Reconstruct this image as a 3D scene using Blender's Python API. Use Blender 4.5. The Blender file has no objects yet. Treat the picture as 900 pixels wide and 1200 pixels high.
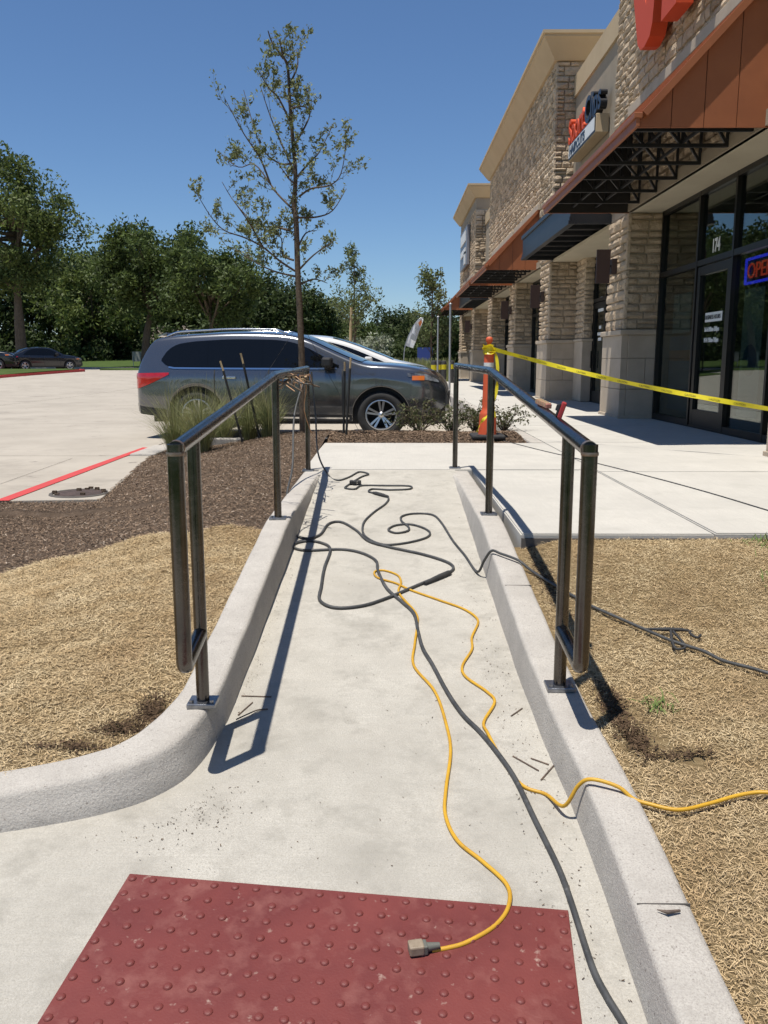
import bpy, bmesh, math, random
import numpy as np
from mathutils import Vector, Matrix
S = bpy.context.scene
COL = S.collection
R = math.radians
# ------------------------------------------------------------------ camera, sky, sun, exposure
F, VX, VY, CAMH = 1000.0, 457.0, 423.0, 1.615          # focal length in photo pixels, vanishing point of the street, eye height
_fw = Vector((VX - 450, 600 - VY, F)).normalized()      # street direction in camera axes (right, up, forward)
_up = Vector((0, F, -(600 - VY))).normalized()
_rt = _fw.cross(_up)
if _rt.x < 0: _rt = -_rt
ROT = Matrix((_rt, _fw, _up))                           # camera axes -> world
cd = bpy.data.cameras.new('camera'); cam = bpy.data.objects.new('camera', cd); COL.objects.link(cam)
cd.sensor_fit = 'VERTICAL'; cd.sensor_height = 36; cd.lens = 36 * F / 1200; cd.clip_start = .05; cd.clip_end = 2000
cr, cu, cf = ROT @ Vector((1, 0, 0)), ROT @ Vector((0, 1, 0)), ROT @ Vector((0, 0, 1))
cam.matrix_world = Matrix(((cr.x, cu.x, -cf.x, 0), (cr.y, cu.y, -cf.y, 0), (cr.z, cu.z, -cf.z, CAMH), (0, 0, 0, 1)))
S.camera = cam
SUN = Vector((-.180, -.18, 1)).normalized()             # towards the sun
W = bpy.data.worlds.new('World'); S.world = W; W.use_nodes = True
nt = W.node_tree; bg = nt.nodes['Background']
sky = nt.nodes.new('ShaderNodeTexSky'); sky.sky_type = 'NISHITA'; sky.sun_disc = False
sky.sun_elevation = math.asin(SUN.z); sky.sun_rotation = math.atan2(SUN.x, SUN.y)
sky.air_density = 1.0; sky.dust_density = 0.0; sky.ozone_density = 10.0; sky.altitude = 0
nt.links.new(sky.outputs[0], bg.inputs[0]); bg.inputs[1].default_value = .092
sl = bpy.data.lights.new('sun', 'SUN'); sl.energy = 4.9; sl.angle = R(.53); sl.color = (1, .955, .88)
so = bpy.data.objects.new('sun', sl); COL.objects.link(so); so.rotation_euler = SUN.to_track_quat('Z', 'Y').to_euler()
S.view_settings.view_transform = 'Standard'; S.view_settings.look = 'None'
S.view_settings.exposure = 0.20; S.view_settings.gamma = 1
S.render.resolution_x, S.render.resolution_y = 768, 1024
S.render.engine = 'CYCLES'

# ------------------------------------------------------------------ helpers
SL = 1 / 12                                             # ramp slope; ramp floor is z = SL * y
ZL = .64                                                # landing and shop sidewalk
ZP = .38                                                # parking lot
def ray(px, py): return ROT @ Vector((px - 450, 600 - py, F))
O = Vector((0, 0, CAMH))
def onz(px, py, z):                                     # point of a level surface seen at a photo pixel
    d = ray(px, py); return O + d * ((z - CAMH) / d.z)
def onramp(px, py, h=0.):
    d = ray(px, py); return O + d * ((h - CAMH) / (d.z - SL * d.y))
def aty(px, py, y):
    d = ray(px, py); return O + d * (y / d.y)
def atx(px, py, x):
    d = ray(px, py); return O + d * (x / d.x)
def floor_z(y): return max(-.02, min(ZL, SL * y))
def zlot(x, y): return ZP + .62*sm(26, 54, y)*sm(-7, -17, x)
def zlawn(x, y): return max(zlot(x, 66) + .12, zlot(x, 66) + .10 + 1.2*sm(66, 105, y))
def sm(a, b, t):
    t = max(0., min(1., (t - a) / (b - a))); return t * t * (3 - 2 * t)
def lerp_tab(tab, x):
    if x <= tab[0][0]: return tab[0][1]
    for (a, va), (b, vb) in zip(tab, tab[1:]):
        if x <= b: return va + (vb - va) * (x - a) / (b - a)
    return tab[-1][1]
def smooth_tab(tab, x):                                 # monotone-ish cubic through a table
    n = len(tab)
    if x <= tab[0][0]: return tab[0][1]
    for i in range(n - 1):
        if x <= tab[i + 1][0]:
            x0, y0 = tab[i]; x1, y1 = tab[i + 1]; h = x1 - x0
            def sl_(k):
                if k <= 0 or k >= n - 1: return None
                a = (tab[k][1] - tab[k - 1][1]) / (tab[k][0] - tab[k - 1][0]); b = (tab[k + 1][1] - tab[k][1]) / (tab[k + 1][0] - tab[k][0])
                return 0 if a * b <= 0 else 2 * a * b / (a + b)
            d = (y1 - y0) / h; m0 = sl_(i); m1 = sl_(i + 1)
            m0 = d if m0 is None else m0; m1 = d if m1 is None else m1
            t = (x - x0) / h
            return (2*t**3 - 3*t**2 + 1)*y0 + (t**3 - 2*t**2 + t)*h*m0 + (-2*t**3 + 3*t**2)*y1 + (t**3 - t**2)*h*m1
    return tab[-1][1]

def nd(t, kind, **kw):
    n = t.nodes.new(kind)
    for k, v in kw.items(): setattr(n, k, v)
    return n
def pmat(name, c1, c2=None, scale=4., rough=.8, metal=0., bump=0., bscale=60., c3=None, scale3=.8, lo3=.5, hi3=.7, island=0., spec=.5,
         coat=0., trans=0., stretch=None, bdist=.02, detail=6., lo=.35, hi=.65, rough2=None, c4=None, scale4=150., lo4=.62, hi4=.75, c5=None, scale5=400., lo5=.35, hi5=.65, nr=.62, broom=None):
    m = bpy.data.materials.new(name); m.use_nodes = True; t = m.node_tree; b = t.nodes['Principled BSDF']
    tc = nd(t, 'ShaderNodeTexCoord'); vec = tc.outputs['Object']
    if stretch:
        mp = nd(t, 'ShaderNodeMapping'); mp.inputs['Scale'].default_value = stretch; t.links.new(vec, mp.inputs[0]); vec = mp.outputs[0]
    def noise(sc, det=detail):
        n = nd(t, 'ShaderNodeTexNoise'); n.inputs['Scale'].default_value = sc; n.inputs['Detail'].default_value = det; n.inputs['Roughness'].default_value = nr
        t.links.new(vec, n.inputs['Vector']); return n.outputs['Fac']
    def rng(s, a, bb):
        n = nd(t, 'ShaderNodeMapRange'); n.inputs[1].default_value = a; n.inputs[2].default_value = bb; t.links.new(s, n.inputs[0]); return n.outputs[0]
    def mix(f, a, bb):
        n = nd(t, 'ShaderNodeMix', data_type='RGBA')
        t.links.new(f, n.inputs[0])
        for k, v in ((6, a), (7, bb)):
            if isinstance(v, (tuple, list)): n.inputs[k].default_value = (*v, 1)
            else: t.links.new(v, n.inputs[k])
        return n.outputs[2]
    col = c1
    if c2: 
        f = rng(noise(scale), lo, hi); col = mix(f, c1, c2)
        if rough2 is not None:
            rr = nd(t, 'ShaderNodeMapRange'); rr.inputs[3].default_value = rough; rr.inputs[4].default_value = rough2; t.links.new(f, rr.inputs[0]); t.links.new(rr.outputs[0], b.inputs['Roughness'])
    if c3: col = mix(rng(noise(scale3, 8.), lo3, hi3), col, c3)
    if c5: col = mix(rng(noise(scale5, 2.), lo5, hi5), col, c5)
    if broom:
        mp2 = nd(t, 'ShaderNodeMapping'); mp2.inputs['Scale'].default_value = broom[0]; t.links.new(tc.outputs['Object'], mp2.inputs[0]); v0 = vec; vec = mp2.outputs[0]
        col = mix(rng(noise(1., 4.), .42, 1.1), col, broom[1]); vec = v0
    if c4: col = mix(rng(noise(scale4, 3.), lo4, hi4), col, c4)
    if island:
        g = nd(t, 'ShaderNodeNewGeometry'); h = nd(t, 'ShaderNodeHueSaturation')
        mr = nd(t, 'ShaderNodeMapRange'); mr.inputs[3].default_value = 1 - island; mr.inputs[4].default_value = 1 + island
        t.links.new(g.outputs['Random Per Island'], mr.inputs[0]); t.links.new(mr.outputs[0], h.inputs['Value'])
        if isinstance(col, (tuple, list)): h.inputs['Color'].default_value = (*col, 1)
        else: t.links.new(col, h.inputs['Color'])
        col = h.outputs[0]
    if isinstance(col, (tuple, list)): b.inputs['Base Color'].default_value = (*col, 1)
    else: t.links.new(col, b.inputs['Base Color'])
    if rough2 is None: b.inputs['Roughness'].default_value = rough
    b.inputs['Metallic'].default_value = metal; b.inputs['Specular IOR Level'].default_value = spec
    if coat: b.inputs['Coat Weight'].default_value = coat; b.inputs['Coat Roughness'].default_value = .04
    if bump:
        bn = nd(t, 'ShaderNodeBump'); bn.inputs['Strength'].default_value = bump; bn.inputs['Distance'].default_value = bdist
        t.links.new(noise(bscale, 5.), bn.inputs['Height']); t.links.new(bn.outputs[0], b.inputs['Normal'])
    if trans:
        tr = nd(t, 'ShaderNodeBsdfTranslucent'); ms = nd(t, 'ShaderNodeMixShader'); ms.inputs[0].default_value = trans
        if isinstance(col, (tuple, list)): tr.inputs[0].default_value = (*col, 1)
        else: t.links.new(col, tr.inputs[0])
        t.links.new(b.outputs[0], ms.inputs[1]); t.links.new(tr.outputs[0], ms.inputs[2]); t.links.new(ms.outputs[0], t.nodes['Material Output'].inputs[0])
    return m
def emat(name, c, e):
    m = pmat(name, c); b = m.node_tree.nodes['Principled BSDF']; b.inputs['Emission Color'].default_value = (*c, 1); b.inputs['Emission Strength'].default_value = e; return m
def glassmat(name, tint, refl=1.45):
    m = bpy.data.materials.new(name); m.use_nodes = True; t = m.node_tree; t.nodes.remove(t.nodes['Principled BSDF'])
    tr = nd(t, 'ShaderNodeBsdfTransparent'); tr.inputs[0].default_value = (*tint, 1)
    gl = nd(t, 'ShaderNodeBsdfGlossy'); gl.inputs[1].default_value = .0; gl.inputs[0].default_value = (.9, .95, .93, 1)
    lw = nd(t, 'ShaderNodeLayerWeight'); lw.inputs[0].default_value = .5
    pw = nd(t, 'ShaderNodeMath', operation='POWER'); pw.inputs[1].default_value = 4.; t.links.new(lw.outputs['Facing'], pw.inputs[0])
    fr = nd(t, 'ShaderNodeMath', operation='MULTIPLY_ADD'); fr.inputs[1].default_value = .85; fr.inputs[2].default_value = .05; t.links.new(pw.outputs[0], fr.inputs[0])
    ms = nd(t, 'ShaderNodeMixShader'); t.links.new(fr.outputs[0], ms.inputs[0]); t.links.new(tr.outputs[0], ms.inputs[1]); t.links.new(gl.outputs[0], ms.inputs[2])
    t.links.new(ms.outputs[0], t.nodes['Material Output'].inputs[0]); return m

class MB:
    def __init__(s): s.v = []; s.f = []; s.sm = []
    def add(s, vs, fs, smooth=False):
        o = len(s.v); s.v += [tuple(v) for v in vs]; s.f += [tuple(i + o for i in f) for f in fs]; s.sm += [smooth] * len(fs); return s
    def box(s, a, b, bev=0.):
        x0, y0, z0 = (min(a[i], b[i]) for i in range(3)); x1, y1, z1 = (max(a[i], b[i]) for i in range(3))
        if bev <= 0:
            return s.add([(x, y, z) for x in (x0, x1) for y in (y0, y1) for z in (z0, z1)],
                         [(0, 1, 3, 2), (4, 6, 7, 5), (0, 4, 5, 1), (2, 3, 7, 6), (0, 2, 6, 4), (1, 5, 7, 3)])
        bm = bmesh.new(); bmesh.ops.create_cube(bm, size=1)
        for v in bm.verts: v.co = ((x0 + x1)/2 + v.co.x*(x1 - x0), (y0 + y1)/2 + v.co.y*(y1 - y0), (z0 + z1)/2 + v.co.z*(z1 - z0))
        bmesh.ops.bevel(bm, geom=bm.edges[:], offset=bev, segments=2, affect='EDGES', profile=.5)
        bm.verts.index_update(); s.add([v.co[:] for v in bm.verts], [[v.index for v in f.verts] for f in bm.faces]); bm.free(); return s
    def prism(s, pts, d):                                # polygon pts (3D) pushed by vector d
        n = len(pts); d = Vector(d); P = [Vector(p) for p in pts]
        return s.add([p[:] for p in P] + [(p + d)[:] for p in P], [tuple(range(n))[::-1], tuple(range(n, 2*n))] + [(i, (i+1) % n, n + (i+1) % n, n + i) for i in range(n)])
    def tube(s, pts, r, n=8, caps=True, smooth=True):
        P = [Vector(p) for p in pts]; m = len(P); rs = r if isinstance(r, (list, tuple)) else [r] * m
        vs = []; fs = []; prev = None
        for i, p in enumerate(P):
            t = (P[min(i+1, m-1)] - P[max(i-1, 0)])
            t = t.normalized() if t.length > 1e-9 else Vector((0, 0, 1))
            if prev is None: u = t.orthogonal().normalized()
            else:
                u = prev - t * prev.dot(t); u = u.normalized() if u.length > 1e-6 else t.orthogonal().normalized()
            prev = u; w = t.cross(u)
            for k in range(n):
                a = 2 * math.pi * k / n; vs.append((p + (u * math.cos(a) + w * math.sin(a)) * rs[i])[:])
        for i in range(m - 1):
            for k in range(n): fs.append((i*n + k, i*n + (k+1) % n, (i+1)*n + (k+1) % n, (i+1)*n + k))
        s.add(vs, fs, smooth)
        if caps: s.add(vs[:n], [tuple(range(n))[::-1]]); s.add(vs[-n:], [tuple(range(n))])
        return s
    def lathe(s, prof, n=24, axis='z', c=(0, 0, 0), smooth=True):
        vs = []; fs = []; m = len(prof)
        for r, h in prof:
            for k in range(n):
                a = 2*math.pi*k/n; x, y = r*math.cos(a), r*math.sin(a)
                p = (x, y, h) if axis == 'z' else ((x, h, y) if axis == 'y' else (h, x, y))
                vs.append((p[0]+c[0], p[1]+c[1], p[2]+c[2]))
        for i in range(m-1):
            for k in range(n): fs.append((i*n+k, i*n+(k+1) % n, (i+1)*n+(k+1) % n, (i+1)*n+k))
        return s.add(vs, fs, smooth)
    def bar(s, a, b, w, h=None):                         # square bar from a to b
        a, b = Vector(a), Vector(b); h = h or w; t = (b - a).normalized(); u = t.cross(Vector((0, 0, 1)))
        u = u.normalized() if u.length > 1e-4 else Vector((1, 0, 0)); v = u.cross(t)
        q = [u*w/2 + v*h/2, -u*w/2 + v*h/2, -u*w/2 - v*h/2, u*w/2 - v*h/2]
        return s.prism([a + k for k in q], b - a)
    def build(s, name, m, parent=None, fix=True, **tags):
        me = bpy.data.meshes.new(name); me.from_pydata(s.v, [], s.f)
        if any(s.sm): me.polygons.foreach_set('use_smooth', s.sm)
        if fix:
            bm = bmesh.new(); bm.from_mesh(me); bmesh.ops.recalc_face_normals(bm, faces=bm.faces[:]); bm.to_mesh(me); bm.free()
        return link(name, me, m, parent, **tags)
def link(name, me, m=None, parent=None, **tags):
    o = bpy.data.objects.new(name, me); COL.objects.link(o)
    if m is not None and me is not None and not me.materials: me.materials.append(m)
    if parent is not None: o.parent = parent
    for k, v in tags.items(): o[k] = v
    return o
def thing(name, label, category, loc=(0, 0, 0), rz=0, group=None):
    o = link(name, None, label=label, category=category)
    o.location = loc; o.rotation_euler = (0, 0, rz)
    if group: o['group'] = group
    return o
def bulk(name, verts, faces_n, m, parent=None, **tags):  # numpy verts (N*k,3), k verts per face
    me = bpy.data.meshes.new(name); nv = len(verts); k = faces_n; nf = nv // k
    me.vertices.add(nv); me.vertices.foreach_set('co', np.asarray(verts, np.float32).ravel())
    me.loops.add(nv); me.loops.foreach_set('vertex_index', np.arange(nv, dtype=np.int32))
    me.polygons.add(nf); me.polygons.foreach_set('loop_start', np.arange(0, nv, k, dtype=np.int32)); me.polygons.foreach_set('loop_total', np.full(nf, k, np.int32))
    me.update(); me.validate(); return link(name, me, m, parent, **tags)
def text(name, s, size, depth, m, origin, xdir, ydir, parent=None, align='LEFT', sx=1., shear=0., bold=0., **tags):
    c = bpy.data.curves.new(name, 'FONT'); c.body = s; c.size = size; c.extrude = depth / 2; c.align_x = align; c.shear = shear; c.offset = bold
    t = bpy.data.objects.new(name, c); COL.objects.link(t); dg = bpy.context.evaluated_depsgraph_get(); dg.update()
    me = bpy.data.meshes.new_from_object(t.evaluated_get(dg)); bpy.data.objects.remove(t); me.materials.clear()
    X = Vector(xdir).normalized() * sx; Y = Vector(ydir).normalized(); Z = Vector(xdir).normalized().cross(Y)
    M = Matrix(((X.x, Y.x, Z.x, origin[0]), (X.y, Y.y, Z.y, origin[1]), (X.z, Y.z, Z.z, origin[2]), (0, 0, 0, 1)))
    me.transform(M); return link(name, me, m, parent, **tags)
def catmull(pts, n=6):
    P = [Vector(p) for p in pts]; out = []
    for i in range(len(P) - 1):
        a, b, c, d = P[max(i-1, 0)], P[i], P[i+1], P[min(i+2, len(P)-1)]
        for k in range(n):
            t = k / n; out.append(.5*((2*b) + (c - a)*t + (2*a - 5*b + 4*c - d)*t*t + (3*b - a - 3*c + d)*t**3))
    out.append(P[-1]); return out

# ------------------------------------------------------------------ materials
M = {}
M['ramp'] = pmat('ramp_concrete', (.58, .545, .475), (.43, .40, .345), 2.2, .9, nr=.74, detail=10., bump=.8, bscale=190, c3=(.29, .27, .23), scale3=5., lo3=.50, hi3=.72, bdist=.006, spec=.25, c4=(.24, .215, .175), scale4=90., lo4=.66, hi4=.76, c5=(.39, .36, .305), scale5=170., lo5=.40, hi5=.75, broom=((5, 130, 5), (.40, .38, .335)))
M['walk'] = pmat('sidewalk_concrete', (.55, .52, .465), (.47, .445, .40), 1.6, .9, bump=.35, bscale=150, c3=(.39, .37, .325), scale3=4.5, lo3=.55, hi3=.85, bdist=.005, spec=.25, c5=(.44, .42, .37), scale5=120., lo5=.45, hi5=.75, broom=((90, 3, 5), (.43, .41, .365)))
M['kerb'] = pmat('kerb_concrete', (.53, .495, .44), (.43, .40, .355), 5., .92, bump=.7, bscale=120, nr=.7, c3=(.32, .295, .26), scale3=13., lo3=.56, hi3=.82, bdist=.007, spec=.25, c4=(.22, .19, .165), scale4=75., lo4=.62, hi4=.72, c5=(.36, .325, .29), scale5=200., lo5=.42, hi5=.72)
M['lot'] = pmat('lot_concrete', (.43, .385, .32), (.36, .32, .265), .9, .9, nr=.72, detail=9., bump=.3, bscale=60, c3=(.25, .22, .185), scale3=.7, lo3=.55, hi3=.78, c4=(.20, .175, .15), scale4=3., lo4=.66, hi4=.74, bdist=.006, spec=.3)
M['joint'] = pmat('joint_filler', (.10, .09, .08), rough=.95)
M['soil'] = pmat('mulch_soil', (.175, .125, .088), (.11, .078, .055), 14., .97, bump=1., bscale=45, bdist=.05, c3=(.22, .18, .14), scale3=30., lo3=.6, hi3=.75, spec=.15)
M['sodbase'] = pmat('dry_sod_thatch', (.40, .295, .155), (.29, .20, .10), 26., .97, bump=1., bscale=120, bdist=.03, c3=(.16, .11, .06), scale3=3.2, lo3=.62, hi3=.82, spec=.15)
M['straw'] = pmat('straw_blade', (.60, .475, .29), (.48, .345, .185), 6., .85, island=.30, spec=.15, c3=(.41, .28, .15), scale3=1.6, lo3=.50, hi3=.76)
M['strawg'] = pmat('green_blade', (.10, .16, .04), (.16, .2, .06), 9., .8, island=.3, spec=.2)
M['chip'] = pmat('bark_chip', (.22, .155, .105), (.135, .092, .062), 8., .95, island=.6, spec=.15)
M['chipl'] = pmat('pale_bark_chip', (.33, .27, .21), (.24, .18, .13), 8., .95, island=.5, spec=.15)
M['turf'] = pmat('green_turf', (.075, .11, .03), (.05, .08, .022), 1.2, .95, bump=.6, bscale=30, bdist=.05, spec=.1)
M['mat'] = pmat('red_tactile', (.18, .043, .036), (.13, .029, .026), 3.4, .5, bump=.3, bscale=150, bdist=.004, c3=(.26, .10, .082), scale3=7., lo3=.52, hi3=.8, spec=.35, c4=(.38, .27, .22), scale4=26., lo4=.655, hi4=.78)
M['redpaint'] = pmat('red_kerb_paint', (.56, .06, .055), (.47, .055, .05), 6., .75, bump=.3, bscale=90, c3=(.42, .25, .21), scale3=24., lo3=.68, hi3=.85, bdist=.004)
M['steel'] = pmat('raw_black_steel', (.085, .08, .078), (.13, .118, .108), 9., .17, 1., bump=.04, bscale=60, c3=(.13, .075, .04), scale3=5., lo3=.66, hi3=.82, rough2=.30)
M['weld'] = pmat('ground_weld_steel', (.33, .28, .24), (.24, .13, .07), 22., .42, .8)
M['plate'] = pmat('bright_plate_steel', (.33, .34, .36), (.19, .19, .2), 30., .35, .9)
M['yellow'] = pmat('yellow_cord', (.60, .34, .022), (.48, .26, .02), 9., .5, c3=(.30, .18, .03), scale3=30., lo3=.62, hi3=.8)
M['cable'] = pmat('black_cable', (.035, .036, .036), (.07, .07, .068), 14., .58, c3=(.15, .145, .135), scale3=26., lo3=.6, hi3=.8)
M['plug'] = pmat('dusty_plug', (.30, .24, .17), (.20, .15, .10), 30., .6)
M['plugd'] = pmat('grey_plug_collar', (.12, .12, .10), rough=.6)
M['rod'] = pmat('rusty_rod', (.07, .05, .04), (.15, .1, .07), 30., .7)
M['stone'] = pmat('limestone_split', (.60, .475, .34), (.45, .35, .245), 5., .95, bump=.9, bscale=22, bdist=.05, island=.30, spec=.2)
M['mortar'] = pmat('mortar', (.46, .39, .30), (.38, .32, .25), 8., .97, spec=.15)
M['cast'] = pmat('cast_stone', (.50, .42, .325), (.43, .355, .27), 3., .92, bump=.3, bscale=60, island=.06, bdist=.006, spec=.2)
M['stucco'] = pmat('tan_stucco', (.36, .30, .225), (.32, .265, .2), 2.5, .95, bump=.4, bscale=90, bdist=.006, spec=.2)
M['cornice'] = pmat('cornice_stucco', (.52, .40, .255), (.48, .365, .23), 1.5, .92, bump=.2, bscale=90, bdist=.005, spec=.2)
M['soffit'] = pmat('cream_soffit', (.56, .50, .38), (.50, .44, .33), 1.2, .92, spec=.2)
M['rust'] = pmat('copper_brown_metal', (.34, .115, .045), (.29, .096, .038), 2., .5, .15, bump=.05, bscale=20)
M['blackm'] = pmat('black_awning_steel', (.018, .018, .019), (.028, .028, .03), 6., .5, .2)
M['darkdeck'] = pmat('dark_awning_deck', (.024, .021, .019), (.03, .026, .023), 4., .6)
M['canopy'] = pmat('dark_slate_metal', (.022, .025, .03), (.03, .033, .038), 3., .42, .3)
M['alu'] = pmat('dark_bronze_frame', (.012, .011, .010), rough=.4, metal=.3)
M['glass'] = glassmat('storefront_glass', (.52, .57, .55), 1.5)
M['interior'] = pmat('shop_interior', (.16, .14, .11), (.10, .09, .07), 1., .9)
M['white'] = pmat('white_print', (.75, .76, .74), rough=.6)
M['redsign'] = pmat('red_acrylic', (.62, .085, .03), rough=.55, spec=.25)
M['blacksign'] = pmat('black_acrylic', (.012, .013, .018), rough=.35)
M['orange'] = pmat('cone_orange', (.60, .085, .025), (.52, .085, .025), 7., .6, c3=(.33, .10, .05), scale3=20., lo3=.62, hi3=.82)
M['reflect'] = pmat('reflective_white', (.62, .62, .60), (.5, .5, .48), 14., .4)
M['rubber'] = pmat('black_rubber', (.022, .022, .023), (.04, .038, .036), 12., .75)
M['tape'] = pmat('caution_tape', (.78, .66, .02), (.68, .56, .02), 5., .4, trans=.25)
M['tyre'] = pmat('tyre_rubber', (.018, .018, .018), (.03, .029, .028), 8., .8)
M['rim'] = pmat('alloy_rim', (.62, .63, .65), rough=.28, metal=.9)
M['rimd'] = pmat('dark_rim_pocket', (.03, .03, .032), rough=.5, metal=.5)
M['plastic'] = pmat('black_car_plastic', (.018, .018, .019), rough=.6)
M['carglass'] = pmat('tinted_car_glass', (.004, .0045, .005), rough=.02, spec=.42)
M['shield'] = pmat('windshield_glass', (.035, .055, .06), rough=.02, spec=.8)
M['chrome'] = pmat('chrome', (.75, .76, .78), rough=.12, metal=1.)
M['tail'] = pmat('tail_lamp_red', (.48, .012, .014), (.34, .008, .010), 9., .12, coat=1.)
M['lamp'] = pmat('head_lamp', (.26, .28, .30), (.03, .03, .035), 9., .08, coat=1.)
M['amber'] = pmat('amber_lamp', (.62, .15, .02), rough=.15, coat=1.)
M['gunmetal'] = pmat('gunmetal_paint', (.15, .155, .165), rough=.2, metal=.8, coat=1.)
M['pearl'] = pmat('pearl_white_paint', (.72, .71, .68), rough=.3, coat=1.)
M['darkpaint'] = pmat('near_black_paint', (.014, .015, .02), rough=.25, metal=.3, coat=1.)
M['bark'] = pmat('tree_bark', (.16, .125, .09), (.09, .07, .05), 16., .95, bump=1., bscale=40, bdist=.03, stretch=(1, 1, .3), spec=.15)
M['barky'] = pmat('young_bark', (.15, .115, .085), (.09, .065, .045), 30., .95, bump=.6, bscale=60, bdist=.01, spec=.15)
M['leaf_y'] = pmat('olive_leaf', (.235, .255, .115), (.17, .20, .085), 3., .6, island=.4, trans=.35, spec=.3)
M['leaf_a'] = pmat('live_oak_leaf', (.11, .145, .038), (.052, .08, .022), .5, .6, island=.5, trans=.32, spec=.3)
M['leaf_b'] = pmat('elm_leaf', (.145, .18, .046), (.072, .10, .028), .5, .6, island=.5, trans=.35, spec=.3)
M['leaf_d'] = pmat('shade_tree_leaf', (.075, .10, .03), (.035, .054, .017), .4, .65, island=.5, trans=.25, spec=.25)
M['leaf_p'] = pmat('pale_leaf', (.16, .19, .075), (.12, .15, .06), 1., .6, island=.35, trans=.35, spec=.3)
M['leaf_s'] = pmat('shrub_leaf', (.075, .10, .035), (.13, .115, .055), 9., .6, island=.4, trans=.25, spec=.3)
M['leaf_w'] = pmat('white_bloom_leaf', (.36, .36, .28), (.14, .18, .08), 3., .7, island=.3, trans=.2)
M['tuft'] = pmat('fountain_grass', (.17, .20, .075), (.27, .25, .12), 4., .7, island=.4, trans=.3, spec=.25)
M['stake'] = pmat('dark_stake', (.02, .02, .018), rough=.7)
M['wood'] = pmat('pale_wood', (.48, .36, .20), (.38, .28, .15), 20., .8, stretch=(1, 1, .2))
M['pole'] = pmat('galvanised_pole', (.40, .41, .42), rough=.4, metal=.7)
M['roofs'] = pmat('house_shingle', (.22, .18, .145), (.17, .14, .115), 1.4, .95)
M['brickh'] = pmat('house_brick', (.36, .27, .21), (.30, .22, .17), 1., .9)
M['copper'] = pmat('copper_wire', (.42, .23, .12), (.3, .2, .12), 30., .5, .5)
M['blue'] = pmat('blue_sign', (.03, .06, .25), rough=.5)
M['redtool'] = pmat('red_tool', (.42, .03, .03), (.3, .03, .03), 30., .5)
M['pinktool'] = pmat('worn_orange_tool', (.50, .23, .17), (.35, .14, .1), 40., .6)
M['poster'] = pmat('blue_poster', (.04, .12, .24), (.08, .18, .30), 3., .7)
M['posterw'] = pmat('pale_poster', (.40, .46, .44), (.32, .40, .40), 6., .7)
M['ogr'] = pmat('orange_stripe', (.45, .14, .04), rough=.7)

# ------------------------------------------------------------------ ground, lot, ramp, kerbs, sidewalks
def grid_sheet(name, x0, x1, y0, y1, nx, ny, zf, m, keep=None, **tags):
    vs = []; fs = []
    for j in range(ny + 1):
        for i in range(nx + 1):
            x = x0 + (x1 - x0) * i / nx; y = y0 + (y1 - y0) * j / ny; vs.append((x, y, zf(x, y)))
    for j in range(ny):
        for i in range(nx):
            a = j*(nx+1) + i
            if keep is None or keep(*(Vector(vs[a]) + Vector(vs[a+nx+2])).xy / 2): fs.append((a, a+1, a+nx+2, a+nx+1))
    b = MB(); b.add(vs, fs, True); return b.build(name, m, **tags)
def ground_z(x, y): return max(-.10, min(.30, SL * y - .12))
g = MB(); ys = [-400, -60, 0] + [.5 * k for k in range(1, 13)] + [20, 60, 120, 300, 900]; xs = [-900, -200, -60, -20, -6, -3, -1, 1, 3, 6, 20, 60, 200, 900]
vs = [(x, y, ground_z(x, y)) for y in ys for x in xs]; n = len(xs)
g.add(vs, [(j*n+i, j*n+i+1, (j+1)*n+i+1, (j+1)*n+i) for j in range(len(ys)-1) for i in range(n-1)], True)
g.build('ground', M['turf'], kind='structure')

# left kerb: straight beside the ramp, then sweeping left.  stations: floor edge (x,y), outward direction, top z
def kerb_h(y):                                          # kerb top along the ramp
    if y > 5.25: return .628
    return lerp_tab([(0., .135), (1.2, .225), (3.0, .385), (5.25, .628)], y)
def sweep_kerb(name, st, prof_w=(.045, .16), soft=0.):
    b = MB(); vs = []; rows = None
    for (x, y, ox, oy, zt) in st:
        sf = soft*sm(3.1, 2.55, y)
        zf = floor_z(y) - .06; a = Vector((ox, oy)).normalized(); hh = zt - floor_z(y)
        w0, w1 = prof_w; r = min(.020, max(.004, hh * .3)) + .022*sf; w0 += .014*sf; w1 += .04*sf
        pr = [(-.004, zf), (0, floor_z(y) + .001), (w0*.45, (floor_z(y) + zt)/2), (w0*.8, zt - r), (w0*.9, zt - r*.45), (w0 + r*.25, zt - r*.12), (w0 + r, zt), (w1 - .02, zt - .002), (w1 - .006, zt - .008), (w1, zt - .03), (w1, zf - .1)]
        rows = len(pr)
        for o, z in pr:
            wob = .0015 * math.sin(7.3*x + 11*y) + .0008 * math.sin(31*y + 13*x)
            vs.append((x + a.x*(o + wob), y + a.y*(o + wob), z))
    fs = [(i*rows+k, i*rows+k+1, (i+1)*rows+k+1, (i+1)*rows+k) for i in range(len(st)-1) for k in range(rows-1)]
    b.add(vs, fs, True); b.add(vs[:rows], [tuple(range(rows))]); b.add(vs[-rows:], [tuple(range(rows))])
    return b.build(name, M['kerb'], kind='structure')
XR, XLF = .56, -.615
def kerb_x(y): return smooth_tab([(-1, .585), (1.7, .585), (2.3, .59), (2.9, .565), (3.6, .55), (8, .555)], y)
st = [(kerb_x(-.6 + k*8.35/40), -.6 + k*8.35/40, 1, 0, kerb_h(-.6 + k*8.35/40)) for k in range(41)]
sweep_kerb('kerb_right', st, (.022, .165))
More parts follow.
